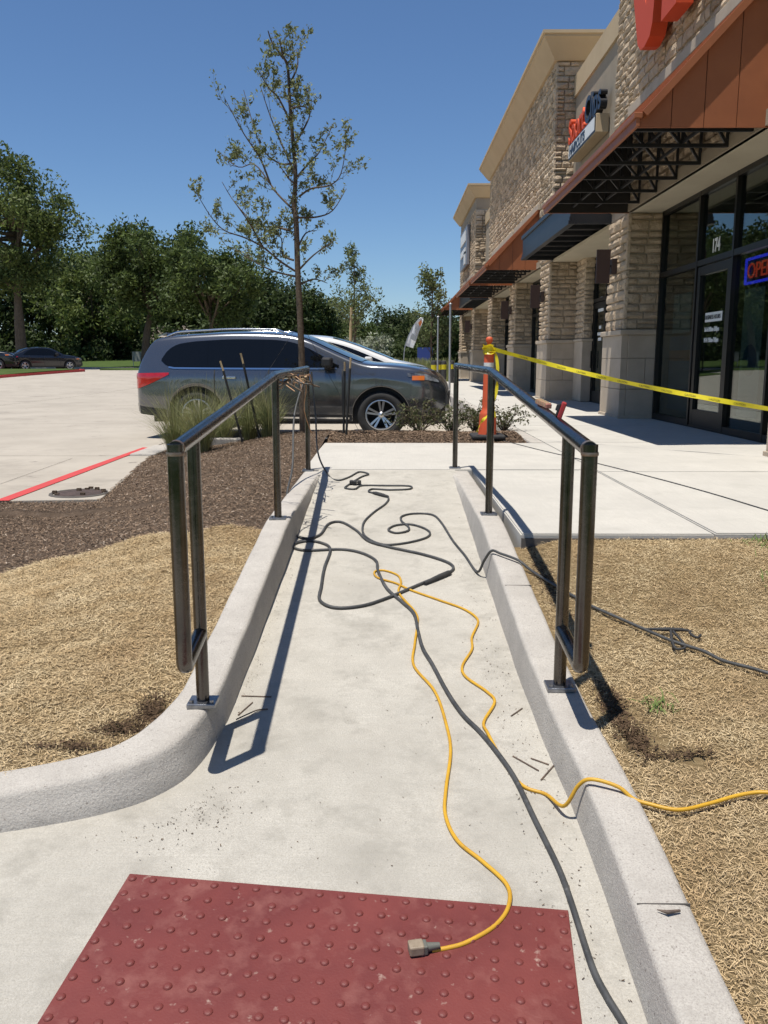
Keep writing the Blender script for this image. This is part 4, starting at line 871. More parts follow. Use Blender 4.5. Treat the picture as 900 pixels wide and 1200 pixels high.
def car(name, label, spec, paint, loc, rz, detail=True, group=None):
    s = spec; Lc = s['L']; t = thing(name, label, 'car', loc, rz, group); wx = s['wheels']; wr = s['wr']; ar = wr + .065
    def side(x, z):
        w = smooth_tab(s['W'], x); bz = lerp_tab(s['belt'], x)
        pr = lerp_tab([(.2, .93), (.42, .965), (.62, .99), (.80, 1.0), (bz - .13, 1.0), (bz - .09, .985), (bz, .950)], min(z, bz)) if z <= bz else .950
        if .40 < z < bz - .05: pr += .006 * math.sin((z - .40) / (bz - .45) * math.pi * 2)
        y = w * pr
        if z > bz: y -= (z - bz) * .36 + max(0, z - bz - .35)**2 * .5
        return y
    xs = sorted(set([round(k*Lc/84, 4) for k in range(85)] + [round(c + ar*math.sin(a*math.pi/24), 4) for c in wx for a in range(-12, 13)] + [.01, .02, .03, .05, .08, Lc - .01, Lc - .02, Lc - .04, Lc - .07]))
    def low(x):
        z = lerp_tab(s['low'], x)
        for c in wx:
            q = ar*ar - (x - c)**2
            if q > 0: z = max(z, wr + math.sqrt(q))
        return z
    NS, vs = 13, []
    for x in xs:
        zt = smooth_tab(s['top'], x); zl = min(low(x), zt - .12); c = min(.07, (zt - zl)*.3); ze = zt - c
        row = [(side(x, zl) - .03, zl), (side(x, zl + .004), zl + .004)]
        for k in range(1, NS + 1):
            z = zl + (ze - zl)*k/NS; row.append((side(x, z), z))
        ys = row[-1][0]
        row += [(ys - .018, ze + c*.45), (ys - .055, ze + c*.78), (ys - .13, zt - .004)]
        cr_ = .035 if zt > 1.4 else .03
        for q in (.8, .55, .28, 0): row.append(((ys - .13)*q, zt + cr_*(1 - q*q)))
        half = [(x - Lc/2, -y, z) for y, z in row]; vs += half + [(px, -py, pz) for px, py, pz in half[::-1][1:]]
    nr = len(vs)//len(xs); b = MB()
    b.add(vs, [(i*nr+k, i*nr+k+1, (i+1)*nr+k+1, (i+1)*nr+k) for i in range(len(xs)-1) for k in range(nr-1)], True)
    b.add(vs[:nr], [tuple(range(nr))]); b.add(vs[-nr:], [tuple(range(nr))])
    b.build('body', M[paint], t)
    b = MB(); b.box((-Lc/2 + .25, -.72, .24), (Lc/2 - .35, .72, .62))
    for c in wx: b.box((c - Lc/2 - ar - .02, -.80, .30), (c - Lc/2 + ar + .02, .80, wr + ar + .02))
    b.build('underbody', M['plastic'], t)
    def patch(nm, lo, up, x0, x1, m, off=.006, n=16, rows=6, sides=(-1, 1), parent=t, th=True):
        o = None
        for sg in sides:
            vs = []
            for i in range(n + 1):
                x = x0 + (x1 - x0)*i/n; a, c = lo(x), up(x)
                for k in range(rows + 1):
                    z = a + (c - a)*k/rows; vs.append((x - Lc/2, sg*(side(x, z) + off), z))
            r_ = rows + 1; b = MB(); b.add(vs, [(i*r_+k, i*r_+k+1, (i+1)*r_+k+1, (i+1)*r_+k) for i in range(n) for k in range(rows)], True)
            o = b.build(nm, M[m], parent)
        return o
    glo = lambda x: smooth_tab(s['glo'], x); gup = lambda x: smooth_tab(s['gup'], x); g0, g1 = s['glo'][0][0], s['glo'][-1][0]
    cuts = [g0] + s['pill'] + [g1]
    patch('window_surround', lambda x: glo(x) - .014, lambda x: gup(x) + .014, g0 - .01, g1 + .03, 'carglass', .005, 40)
    for a, c in zip(cuts, cuts[1:]): patch('window', glo, gup, a + (.006 if a != g0 else .005), c - .006, 'carglass', .009, 20)
    if detail: patch('belt_trim', lambda x: glo(x) - .038, lambda x: glo(x) - .012, g0 + .12, g1, 'chrome', .010, 30, 1)
    for x in s['doors']: patch('door_seam', lambda q: .36, lambda q: lerp_tab(s['belt'], q) - .01, x, x + .018, 'plastic', .003, 1, 12)
    patch('sill_cladding', lambda x: low(x) - .002, lambda x: low(x) + .10, wx[0] + ar + .01, wx[1] - ar - .01, 'plastic', .008, 14, 3)
    if detail: patch('sill_trim', lambda x: low(x) + .035, lambda x: low(x) + .062, wx[0] + ar + .05, wx[1] - ar - .05, 'chrome', .014, 14, 1)
    patch('rear_bumper_skin', lambda x: low(x), lambda x: low(x) + .13, .015, wx[0] - ar - .05, 'plastic', .006, 8, 3)
    patch('front_bumper_skin', lambda x: low(x), lambda x: low(x) + .15, wx[1] + ar + .04, Lc - .04, 'plastic', .006, 8, 3)
    bz = lerp_tab(s['belt'], .3)
    patch('tail_light', lambda x: bz - .345 + .24*(x/.60)**1.3, lambda x: bz - .085 + .02*x, .010, .60, 'tail', .012, 10, 5)
    hz = smooth_tab(s['top'], Lc - .35)
    patch('headlight', lambda x: hz - .19 + .09*(1 - (x - Lc + .62)/.46), lambda x: min(hz - .075 + .03*(1 - (x - Lc + .62)/.46), smooth_tab(s['top'], x) - .06), Lc - .62, Lc - .14, 'lamp', .010, 12, 4)
    patch('turn_lamp', lambda x: hz - .16, lambda x: hz - .09, Lc - .55, Lc - .36, 'amber', .014, 4, 2)
    # glass front and back following the roof skin
    def roofpatch(nm, x0, x1, m, w0, w1, n=14):
        vs = []
        for i in range(n + 1):
            x = x0 + (x1 - x0)*i/n; zt = smooth_tab(s['top'], x); hw = w0 + (w1 - w0)*i/n; ys = max(.1, side(x, zt - .07) - .13)
            for k in range(9):
                y = -hw + 2*hw*k/8; q = min(1.3, abs(y)/ys); vs.append((x - Lc/2 , y, zt + .032*(1 - q*q) + .008))
        b = MB(); b.add(vs, [(i*9+k, i*9+k+1, (i+1)*9+k+1, (i+1)*9+k) for i in range(n) for k in range(8)], True); return b.build(nm, M[m], t)
    x0, x1 = s['shield']; roofpatch('windshield', x0, x1, 'shield', side(x0, smooth_tab(s['top'], x0) - .07) - .09, side(x1, smooth_tab(s['top'], x1) - .07) - .10)
    if s is not SEDAN: roofpatch('rear_window', .07, .33, 'carglass', .66, .56)
    else: roofpatch('rear_window', .66, 1.36, 'carglass', .68, .56)
    if s['roofx'] and detail:
        for sg in (-1, 1):
            a, c = s['roofx']; pts = [(x - Lc/2, sg*(side(x, smooth_tab(s['top'], x) - .07) - .09), smooth_tab(s['top'], x) + (.05 if a + .1 < x < c - .1 else .005)) for x in [a + (c-a)*k/12 for k in range(13)]]
            MB().tube(catmull(pts, 3), .017, 8).build('roof_rail', M['chrome'], t)
        b = MB(); z = 1.665; b.prism([(.30 - Lc/2, -.5, z), (.46 - Lc/2, -.56, z + .05), (.46 - Lc/2, -.56, z + .02), (.30 - Lc/2, -.5, z - .02)], (0, 1.06, 0)); b.build('spoiler', M[paint], t)
        b = MB(); b.lathe([(.03, 0), (.02, .05), (.0, .06)], 10, 'z', (.62 - Lc/2, 0, 1.725)); b.build('antenna_fin', M[paint], t)
    for sg in (-1, 1):
        mx = s['shield'][1] - .50; mz = lerp_tab(s['belt'], mx) + .09; my = side(mx, mz)
        b = MB(); b.box((mx - Lc/2 - .09, sg*(my + .05), mz - .07), (mx - Lc/2 + .07, sg*(my + .25), mz + .09), .035); b.box((mx - Lc/2 - .03, sg*(my - .02), mz - .06), (mx - Lc/2 + .05, sg*(my + .08), mz - .02)); b.build('mirror', M['plastic'] if paint != 'pearl' else M[paint], t)
        if detail:
            for hx in (s['doors'][0] + .14, s['doors'][1] + .14):
                hz_ = lerp_tab(s['belt'], hx) - .15; y = side(hx, hz_); MB().box((hx - Lc/2, sg*(y - .004), hz_ - .018), (hx - Lc/2 + .22, sg*(y + .035), hz_ + .018), .012).build('door_handle', M['chrome'] if paint == 'gunmetal' else M[paint], t)
        for c in wx:
            tw, y = .235, sg*(side(c, .72) - .015); r0 = wr*.64
            ty = MB().lathe([(r0, -sg*.02), (r0 + .02, .0), (wr - .05, 0.004*sg), (wr - .012, -sg*.03), (wr, -sg*.07), (wr, -sg*.17), (wr - .03, -sg*tw), (r0, -sg*tw)], 40, 'y', (c - Lc/2, y, wr)).build('tyre', M['tyre'], t)
            MB().lathe([(r0 + .004, -sg*.012), (r0 - .018, -sg*.006), (r0 - .03, -sg*.03), (r0 - .035, -sg*.15), (.0, -sg*.12)], 32, 'y', (c - Lc/2, y, wr)).build('rim_well', M['rimd'], ty)
            b = MB(); b.lathe([(r0 + .003, -sg*.014), (r0 - .006, -sg*.004), (r0 - .022, -sg*.008)], 32, 'y', (c - Lc/2, y, wr)); b.lathe([(.0, -sg*.03), (.045, -sg*.032), (.05, -sg*.05)], 16, 'y', (c - Lc/2, y, wr))
            for k in range(5):
                for dl in (-.17, .17):
                    a = k*2*math.pi/5 + .3; p0 = Vector((math.cos(a + dl*1.3)*.045, 0, math.sin(a + dl*1.3)*.045)); p1 = Vector((math.cos(a + dl)*(r0 - .012), 0, math.sin(a + dl)*(r0 - .012))); q = Vector((-p1.z, 0, p1.x)).normalized()
                    cc = Vector((c - Lc/2, y, wr)); h0, h1 = Vector((0, -sg*.04, 0)), Vector((0, -sg*.016, 0)); dpt = Vector((0, -sg*.03, 0))
                    b.add([cc + p0 - q*.012 + h0, cc + p0 + q*.012 + h0, cc + p1 + q*.019 + h1, cc + p1 - q*.019 + h1, cc + p0 - q*.012 + h0 + dpt, cc + p0 + q*.012 + h0 + dpt, cc + p1 + q*.019 + h1 + dpt, cc + p1 - q*.019 + h1 + dpt], [(0, 1, 2, 3), (0, 3, 7, 4), (1, 5, 6, 2), (4, 7, 6, 5)])
            b.build('rim', M['rim'], ty)
    # nose: grille and plate
    b = MB(); gz = .5 if s is SEDAN else .62
    b.box((Lc/2 - .012, -.42, gz - .14), (Lc/2 + .012, .42, gz + .12), .01); b.build('grille', M['plastic'], t)
    b = MB()
    for sg in (-1, 1): b.tube(catmull([(Lc/2 - .17, sg*.60, gz + .27), (Lc/2 - .05, sg*.46, gz + .15), (Lc/2 + .01, sg*.30, gz - .05), (Lc/2 + .02, 0, gz - .10)], 5), .02, 6)
    b.build('grille_chrome', M['chrome'], t)
    MB().box((-Lc/2 - .012, -.26, bz - .28), (-Lc/2 + .004, .26, bz - .14)).build('plate', M['white'], t)
    return t
car('parked_suv', 'dark grey family SUV parked behind the ornamental grass', SUV, 'gunmetal', (-1.52, 14.40, ZP + .035), R(-5)).scale = (1, 1, .965)
car('parked_car', 'white car mostly hidden behind the grey SUV', CROSS, 'pearl', (-1.34, 17.9, ZP + .02), R(0)).scale = (.95, 1, 1)
def far(px, py): return onz(px, py, ZP)
p = aty(50, 425, 55); car('parked_sedan', 'black sedan parked far left behind the island tree', SEDAN, 'darkpaint', (p.x, 55, zlot(p.x, 55)), R(42), False)
car('parked_pickup', 'dark SUV cut off by the left edge behind the tree trunk', SUV, 'darkpaint', (-25.4, 53., zlot(-25, 53)), R(10), False)

# ------------------------------------------------------------------ trees and plants
def leaf_cards(C, rad, n, size, seed, flat=.0, sq=(1, 1, 1)):
    r_ = np.random.default_rng(seed); k = len(C); idx = r_.integers(0, k, n)
    d = r_.normal(size=(n, 3)); d /= np.linalg.norm(d, axis=1)[:, None]; q = r_.uniform(0, 1, n)**.5
    p = np.asarray(C)[idx] + d * (np.asarray(rad)[idx]*q)[:, None] * np.asarray(sq)
    nn = r_.normal(size=(n, 3)); nn[:, 2] += flat; nn /= np.linalg.norm(nn, axis=1)[:, None]
    a = np.cross(nn, r_.normal(size=(n, 3))); a /= np.linalg.norm(a, axis=1)[:, None]; c = np.cross(nn, a)
    s_ = size * r_.uniform(.6, 1.4, n)[:, None]
    v = np.stack([p - a*s_, p - c*s_*.45 + a*s_*.1, p + a*s_*1.1, p + c*s_*.45 - a*s_*.1], 1)
    return v.reshape(-1, 3)
def big_tree(name, label, cat, loc, h, cr, leafm, seed, trunk_h=.3, tr=.3, n=7000, size=.16, nclump=46, clump=1.25, sq=(1, 1, .8), group=None, lean=0., trunkm='bark'):
    t = thing(name, label, cat, loc, 0, group); rnd = random.Random(seed); th = h*trunk_h; C, Rr = [], []
    b = MB(); top = Vector((lean, 0, h*.80)); tk = [Vector((0, 0, -.2)), Vector((lean*.2 + .03*h*rnd.uniform(-.5, .5), 0, th*.6)), Vector((lean*.4, rnd.uniform(-.2, .2), th)), Vector((lean*.7, rnd.uniform(-.3, .3), (th + h*.8)/2)), top]
    b.tube(catmull(tk, 4), [tr*(1.25 - .0*k) if k == 0 else tr*max(.14, 1 - .92*k/16) for k in range(17)], 9)
    cz = (th + h)/2; rz_ = (h - th)/2
    for k in range(nclump):
        for _ in range(30):
            v = Vector((rnd.gauss(0, 1), rnd.gauss(0, 1), rnd.gauss(0, 1))).normalized() * rnd.uniform(.35, 1.0)
            p = Vector((lean*.6 + v.x*cr, v.y*cr, cz + v.z*rz_*.93))
            if p.z > th*.85: break
        C.append(tuple(p)); Rr.append(clump*rnd.uniform(.55, 1.25))
        if k % 3 == 0:
            s0 = tk[2].lerp(top, rnd.uniform(0, .75)); m_ = s0.lerp(p, .5) + Vector((0, 0, -.06*h*rnd.random())); b.tube(catmull([s0, m_, p], 4), [tr*.42*(1 - .85*i/8) for i in range(9)], 5)
    b.build('trunk', M[trunkm], t)
    bulk('crown', leaf_cards(C, Rr, n, size, seed, .3, sq), 4, M[leafm], t)
    return t
p = onz(31, 443, ZP); big_tree('elm_tree', 'big leafy tree on the red kerbed island at far left', 'tree', (p.x - .2, p.y, zlot(p.x, p.y) + .1), 15.2, 5.0, 'leaf_b', 11, .34, .46, 26000, .14, 70, 1.45, group='parking lot trees')
p = aty(169, 425, 68); big_tree('oak_tree', 'slim trunked oak on the grass behind the grey SUV', 'tree', (p.x, 68, 1.2), 10.9, 5.4, 'leaf_a', 12, .36, .36, 20000, .16, 56, 1.5, group='parking lot trees', lean=1.5)
p = aty(247, 380, 62); big_tree('oak_tree', 'forked dark oak left of the young sapling', 'tree', (p.x, 62, ZP), 9.9, 4.0, 'leaf_a', 13, .32, .26, 15000, .15, 46, 1.3, group='parking lot trees')
bgt = [(-60, 92, 13.5, 6, 'leaf_d', 'broad shade tree at the left picture edge'), (20, 90, 13.4, 6, 'leaf_d', 'dark shade tree behind the black sedan'), (75, 96, 14.2, 6.2, 'leaf_d', 'tall dark tree right of the island tree'), (112, 88, 12.6, 5.6, 'leaf_b', 'lighter green tree between island tree and slim oak'), (140, 99, 13.3, 5.5, 'leaf_d', 'dark tree left of the slim oak trunk'), (200, 104, 13.2, 5.5, 'leaf_d', 'dark tree right of the slim oak trunk'), (268, 98, 9.8, 4.6, 'leaf_a', 'rounded green tree behind the SUV roof'), (318, 92, 10.8, 5.0, 'leaf_d', 'dark bushy tree behind the sapling trunk'), (362, 90, 8.6, 3.4, 'leaf_d', 'low dark tree right of the sapling trunk')]
for k, (px, Y, h, r_, lm, lab) in enumerate(bgt):
    p = aty(px, 430, Y); big_tree('shade_tree', lab, 'tree', (p.x, Y, zlawn(p.x, Y) - .1), h*.87, r_, lm, 30 + k, .10, .3, 15000, .21, 60, 2.0, group='shade trees beyond the lot')
for k, (px, Y, h, r_, lm, lab) in enumerate([(452, 108, 8.2, 3.6, 'leaf_d', 'dark rounded tree left of the feather flag'), (475, 112, 8.6, 3.6, 'leaf_d', 'dark rounded tree just above the feather flag'), (492, 104, 7.6, 3.0, 'leaf_d', 'dark tree behind the flag top'), (425, 100, 6.0, 2.8, 'leaf_a', 'low green tree above the SUV hood'), (405, 112, 6.5, 3., 'leaf_a', 'small green tree right of the house roof'), (440, 86, 3.4, 3.2, 'leaf_d', 'dark hedge mass above the white car'), (478, 84, 3.6, 3.0, 'leaf_d', 'dark hedge mass behind the feather flag'), (512, 92, 6.2, 3., 'leaf_d', 'dark tree by the far awning tip'), (532, 84, 6., 2.6, 'leaf_d', 'dark tree behind the far pier')]):
    p = aty(px, 430, Y); big_tree('shade_tree', lab, 'tree', (p.x, Y, .2), h, r_, lm, 60 + k, .03, .2, 8000, .19, 36, 1.5, group='shade trees at the end of the street')
C_, R_ = [], []; rnd = random.Random(8)
for k in range(330): C_.append((rnd.uniform(-150, 120), rnd.uniform(118, 135), rnd.uniform(.5, 5.5))); R_.append(rnd.uniform(1.8, 3.2))
bulk('far_woods', leaf_cards(C_, R_, 60000, .42, 8, .3), 4, M['leaf_d'], label='dark woods closing the view beyond the street', category='woods', kind='stuff')
C_, R_ = [], []
for k in range(150): C_.append((rnd.uniform(-75, -14), rnd.uniform(84, 92), rnd.uniform(1.4, 4.4))); R_.append(rnd.uniform(1.1, 2.0))
bulk('undergrowth', leaf_cards(C_, R_, 34000, .24, 9, .3), 4, M['leaf_d'], label='dark undergrowth below the shade trees beyond the lot', category='undergrowth', kind='stuff')
p = aty(430, 400, 70); big_tree('flowering_shrub', 'rounded shrub with white blossom right of the thin sapling', 'shrub', (p.x, 70, .2), 3.9, 2.0, 'leaf_w', 75, .1, .1, 3500, .15, 26, .9)
def slim_tree(label, px, Y, h, r_, seed, n, lm='leaf_p'):
    p = aty(px, 425, Y); t = thing('young_tree', label, 'tree', (p.x, Y, .3), 0, 'young trees along the street'); rnd = random.Random(seed); b = MB(); C, Rr = [], []
    b.tube(catmull([(0, 0, 0), (rnd.uniform(-.05, .05), 0, h*.4), (rnd.uniform(-.1, .1), 0, h*.75), (0, 0, h)], 5), [.075*(1 - .85*k/15) for k in range(16)], 7)
    for k in range(34):
        z = h*rnd.uniform(.28, .98); l = r_*(1.15 - z/h)*rnd.uniform(.6, 1.3) + .15; a = rnd.uniform(0, 6.28); e = Vector((math.cos(a)*l, math.sin(a)*l, z + l*1.0)); s0 = Vector((0, 0, z))
        b.tube([s0, s0.lerp(e, .5) + Vector((0, 0, -.05)), e], [.022, .014, .005], 4)
        for q in (.45, .75, 1.): C.append(tuple(s0.lerp(e, q))); Rr.append(.24 + .25*rnd.random())
    b.build('trunk', M['barky'], t); bulk('crown', leaf_cards(C, Rr, n, .085, seed), 4, M[lm], t)
slim_tree('thin wispy young tree with pale trunk behind the SUV hood', 416, 46, 6.9, 1.5, 81, 2600)
slim_tree('young pale green tree beside the far awning tip', 506, 44, 5.5, 1.3, 82, 2600)
MB().tube([aty(410, 422, 45), aty(412, 360, 45)], .08, 7).build('bare_post', M['wood'], label='pale wooden post standing beside the thin wispy tree', category='post')

# the young tree by the ramp: trunk and limbs as in the photograph, with its own depth
def y_tree():
    Y = 11.35; base = aty(354, 505, Y); t = thing('young_tree', 'sparse young tree in the mulch bed behind the left handrail', 'tree', (base.x, Y, .58)); o = Vector((base.x, Y, .58)); rnd = random.Random(17)
    P = lambda px, py, dy=0.: aty(px, py, Y + dy)*1.0 - o
    z6 = lambda x, y, dy: P(200 + x/3.158, 20 + y/3.158, dy)
    b = MB(); tr = [P(355, 505), P(354, 440), P(352, 380), P(349, 320), P(347, 260), z6(455, 700, .03), z6(462, 590, 0), z6(450, 430, .05), z6(440, 300, 0), z6(432, 180, .05), z6(408, 140, 0), z6(376, 95, .05), z6(360, 50, 0)]
    tp = catmull(tr, 5); b.tube(tp, [.044*(1 - .92*k/(len(tp)-1))**1.0 + .003 for k in range(len(tp))], 8)
    limbs = [([(460, 940), (400, 900), (340, 850), (270, 815), (200, 790), (150, 740), (95, 650)], -.5), ([(445, 705), (400, 660), (370, 620), (310, 545), (250, 555), (180, 500)], .5), ([(370, 620), (330, 520), (270, 430), (200, 300)], -.3), ([(465, 590), (420, 490), (370, 370), (330, 250)], .4), ([(475, 665), (520, 635), (590, 622), (630, 580), (650, 470)], -.4), ([(470, 742), (540, 740), (600, 715), (650, 635)], .6), ([(478, 990), (530, 970), (580, 985)], .3), ([(480, 930), (530, 880), (600, 830)], -.5), ([(448, 400), (400, 300), (365, 265), (320, 190)], -.3), ([(455, 480), (500, 400), (515, 350), (500, 260)], .35), ([(470, 590), (520, 530), (550, 500), (600, 400)], .2), ([(440, 790), (380, 775), (320, 770), (240, 690), (190, 610)], .6), ([(340, 850), (290, 760), (240, 690)], -.8), ([(440, 250), (470, 180), (465, 120)], .2), ([(432, 180), (412, 130), (404, 80)], -.15), ([(460, 540), (400, 540), (330, 470), (270, 270)], .7), ([(455, 900), (415, 880), (410, 820), (380, 800)], .2), ([(468, 860), (500, 800), (540, 790)], .5), ([(465, 620), (440, 600), (400, 545)], -.6), ([(445, 340), (480, 330), (520, 340)], -.2), ([(462, 960), (380, 940), (300, 900), (240, 860)], .4)]
    C, Rr = [], []
    def twig(p, d, l, r0, lev):
        pts = [p]
        for k in range(3): d = (d + Vector((rnd.uniform(-.35, .35), rnd.uniform(-.35, .35), rnd.uniform(-.1, .32)))).normalized(); pts.append(pts[-1] + d*l/3)
        b.tube(pts, [r0, r0*.8, r0*.6, r0*.35], 4)
        for q in pts[1:]: C.append(tuple(q)); Rr.append(rnd.uniform(.025, .075))
        if lev:
            for q in pts[1:]:
                if rnd.random() < .75: twig(q, (d + Vector((rnd.uniform(-1, 1), rnd.uniform(-1, 1), rnd.uniform(-.4, .7)))).normalized(), l*.6, r0*.6, lev - 1)
    for pl, dy in limbs:
        m_ = len(pl); q = [z6(x, y, dy*(k/(m_-1))**1.0) for k, (x, y) in enumerate(pl)]; c = catmull(q, 4); n_ = len(c)
        b.tube(c, [.014*(1 - .8*k/(n_-1)) + .001 for k in range(n_)], 5)
        for k in range(2, n_):
            if k % 2 == 0 and k < n_ - 1:
                d = (c[k] - c[k-1]).normalized(); twig(c[k], (d*.6 + Vector((rnd.uniform(-1, 1), rnd.uniform(-1, 1), rnd.uniform(-.2, .8)))).normalized(), rnd.uniform(.14, .36), .0036, 2 if rnd.random() < .5 else 1)
    for k in range(22, len(tp) - 5, 2): twig(tp[k], Vector((rnd.uniform(-1, 1), rnd.uniform(-1, 1), rnd.uniform(.1, .8))).normalized(), rnd.uniform(.12, .28), .0042, 1)
    b.build('trunk', M['barky'], t, fix=False)
    bulk('crown', leaf_cards(C, Rr, 9000, .0225, 5), 4, M['leaf_y'], t)
    # guy wires
    w = MB()
    for x, y in ((-.9, -.5), (.75, .2)): w.tube([(.0, 0, 1.55), (x, y, .1)], .003, 4)
    w.build('guy_wire', M['stake'], t)
y_tree()
def stake(px, py0, px1, py1, Y, lab):
    a, c = aty(px, py0, Y), aty(px1, py1, Y); t = thing('tree_stake', lab, 'stake', c, 0, 'stakes around the young tree'); d = a - c
    MB().tube([Vector((0, 0, -.15)), d*.86], .016, 7).build('post', M['stake'], t); MB().tube([d*.86, d], .013, 7).build('bare_end', M['wood'], t)
stake(258, 423, 284, 505, 11.3, 'leaning dark stake nearest the SUV rear window'); stake(282, 414, 304, 500, 11.5, 'leaning dark stake with pale tip left of sapling')
stake(404, 424, 402.5, 500, 11.3, 'upright dark stake left of the pair by the SUV mirror'); stake(411, 419, 405, 508, 11.1, 'slanted dark stake right of the pair by the SUV mirror')

def tuft(px, py, h, n, seed, lab):
    p = onz(px, py, .52); t = thing('grass_clump', lab, 'ornamental grass', (p.x, p.y, left_bed_z(p.x, p.y) - .02), 0, 'ornamental grass clumps'); r_ = np.random.default_rng(seed)
    a = r_.uniform(0, 2*np.pi, n); ln = h*r_.uniform(.5, 1.15, n); out = r_.uniform(.1, 1.05, n); w = .0032
    d = np.stack([np.cos(a), np.sin(a), np.zeros(n)], 1); s_ = np.stack([-np.sin(a), np.cos(a), np.zeros(n)], 1)*w; p0 = d*r_.uniform(0, .1, n)[:, None]; segs = [p0]
    for k in range(1, 5):
        u = k/4; segs.append(p0 + d*(ln*out*(u**1.5)*.9)[:, None] + np.array([0, 0, 1])*(ln*(u - .42*out*u**2.4))[:, None])
    q = []
    for k in range(4): q.append(np.stack([segs[k] - s_*(1 - k*.2), segs[k] + s_*(1 - k*.2), segs[k+1] + s_*(1 - (k+1)*.22), segs[k+1] - s_*(1 - (k+1)*.22)], 1))
    v = np.stack(q, 1).reshape(-1, 3); bulk('blades', v, 4, M['tuft'], t)
for k, (px, py, h, n, lab) in enumerate([(205, 520, .98, 520, 'leftmost tall fountain grass clump by the SUV bumper'), (238, 524, 1.0, 560, 'second fountain grass clump from the left'), (262, 512, .95, 480, 'fountain grass clump under the SUV rear wheel'), (292, 516, .92, 480, 'fountain grass clump behind the rail middle'), (316, 520, .85, 460, 'fountain grass clump beside the second left post'), (225, 508, .9, 360, 'back fountain grass clump near the SUV rear bumper')]): tuft(px, py, h, n, 200 + k, lab)
def shrub(px, py, w, h, n, seed, lab):
    p = onz(px, py, .62); t = thing('abelia_shrub', lab, 'shrub', (p.x, p.y, .60), 0, 'low shrubs in the front bed'); rnd = random.Random(seed); b = MB(); C, Rr = [], []
    for k in range(30):
        a = rnd.uniform(0, 6.28); l = w*rnd.uniform(.35, 1.15); hh = h*rnd.uniform(.5, 1.2); e = Vector((math.cos(a)*l, math.sin(a)*l*.8, hh*rnd.uniform(.5, 1))); m_ = e*.5 + Vector((0, 0, hh*.35)); c = catmull([(0, 0, 0), m_, e], 4)
        b.tube(c, [.006*(1 - .7*i/8) for i in range(9)], 4)
        for q in c[2:]: C.append(tuple(q)); Rr.append(rnd.uniform(.03, .08))
    b.build('stems', M['barky'], t); bulk('leaves', leaf_cards(C, Rr, n, .021, seed), 4, M['leaf_s'], t)
shrub(492, 507, .55, .42, 950, 1, 'low arching shrub beside the SUV front wheel'); shrub(528, 508, .5, .40, 700, 2, 'low shrub behind the far right handrail post'); shrub(556, 507, .42, .44, 800, 3, 'low shrub left of the orange cone'); shrub(590, 506, .42, .42, 650, 4, 'low shrub right of the orange cone')

# ------------------------------------------------------------------ far things
isl = MB(); q = [(-40, 42.), (-19.5, 41.2), (-18.6, 47.5), (-18.2, 51.5), (-19.5, 53), (-40, 49)]
isl.prism([(x, y, zlot(x, y) - .05) for x, y in q], (0, 0, .19)); isl.build('island_kerb', M['redpaint'], label='red painted kerb round the tree island at left', category='kerb')
cxy = Vector((sum(x for x, y in q)/6, sum(y for x, y in q)/6)); b = MB(); b.prism([(cxy.x + (x - cxy.x)*.97, cxy.y + (y - cxy.y)*.93, zlot(x, y) + .10) for x, y in q], (0, 0, .06)); b.build('island_turf', M['turf'], kind='structure')
b = MB(); p1, p2 = onz(128, 432, ZP), onz(230, 431, ZP); b.prism([(x, y, zlot(x, y) - .02) for x, y in ((-19.5, 58), (-9, 56), (-8, 63), (-17, 64))], (0, 0, .15)); b.build('island_turf', M['turf'], kind='structure')
b = MB(); vs = [q for k in range(31) for q in [(-90 + 5*k, y, zlot(-90 + 5*k, 66) + h) for y, h in ((66.2, -.2), (66.2, .13), (67, .13), (67, -.2))]]; b.add(vs, [(4*i+k, 4*i+k+1, 4*i+k+5, 4*i+k+4) for i in range(30) for k in range(3)]); b.build('far_kerb', M['kerb'], kind='structure')
grid_sheet('far_lawn', -200, 200, 66.9, 160, 40, 24, zlawn, M['turf'], kind='structure')
def house(px, Y, w, h, rh, lab):
    p = aty(px, 430, Y); t = thing('house', lab, 'house', (p.x, Y, .4), 0, 'houses beyond the street')
    MB().box((-w/2, 0, 0), (w/2, 9, h)).build('wall', M['brickh'], t); MB().prism([(-w/2 - .5, -.5, h), (w/2 + .5, -.5, h), (w/2*.2, 4.5, h + rh), (-w/2*.2, 4.5, h + rh)], (0, .15, .1)).build('roof', M['roofs'], t)
    for k in (-1, 1): MB().box((k*w*.27 - .7, -.06, 1), (k*w*.27 + .7, .05, 2.4)).build('window', M['carglass'], t)
    MB().prism([(-w/2 - .5, -.5, h), (-w/2*.2, 4.5, h + rh), (-w/2 - .5, 9.5, h)], (0, 0, .1)).build('roof_end', M['roofs'], t); MB().prism([(w/2 + .5, -.5, h), (w/2*.2, 4.5, h + rh), (w/2 + .5, 9.5, h)], (0, 0, .1)).build('roof_end', M['roofs'], t)
house(462, 116, 9, 3.6, 3.2, 'house roof showing between dark trees above the white car'); house(392, 118, 7, 3.4, 3.4, 'house with steep roof right of the sapling trunk'); house(198, 112, 12, 3.5, 4.5, 'grey house glimpsed behind the slim oak')
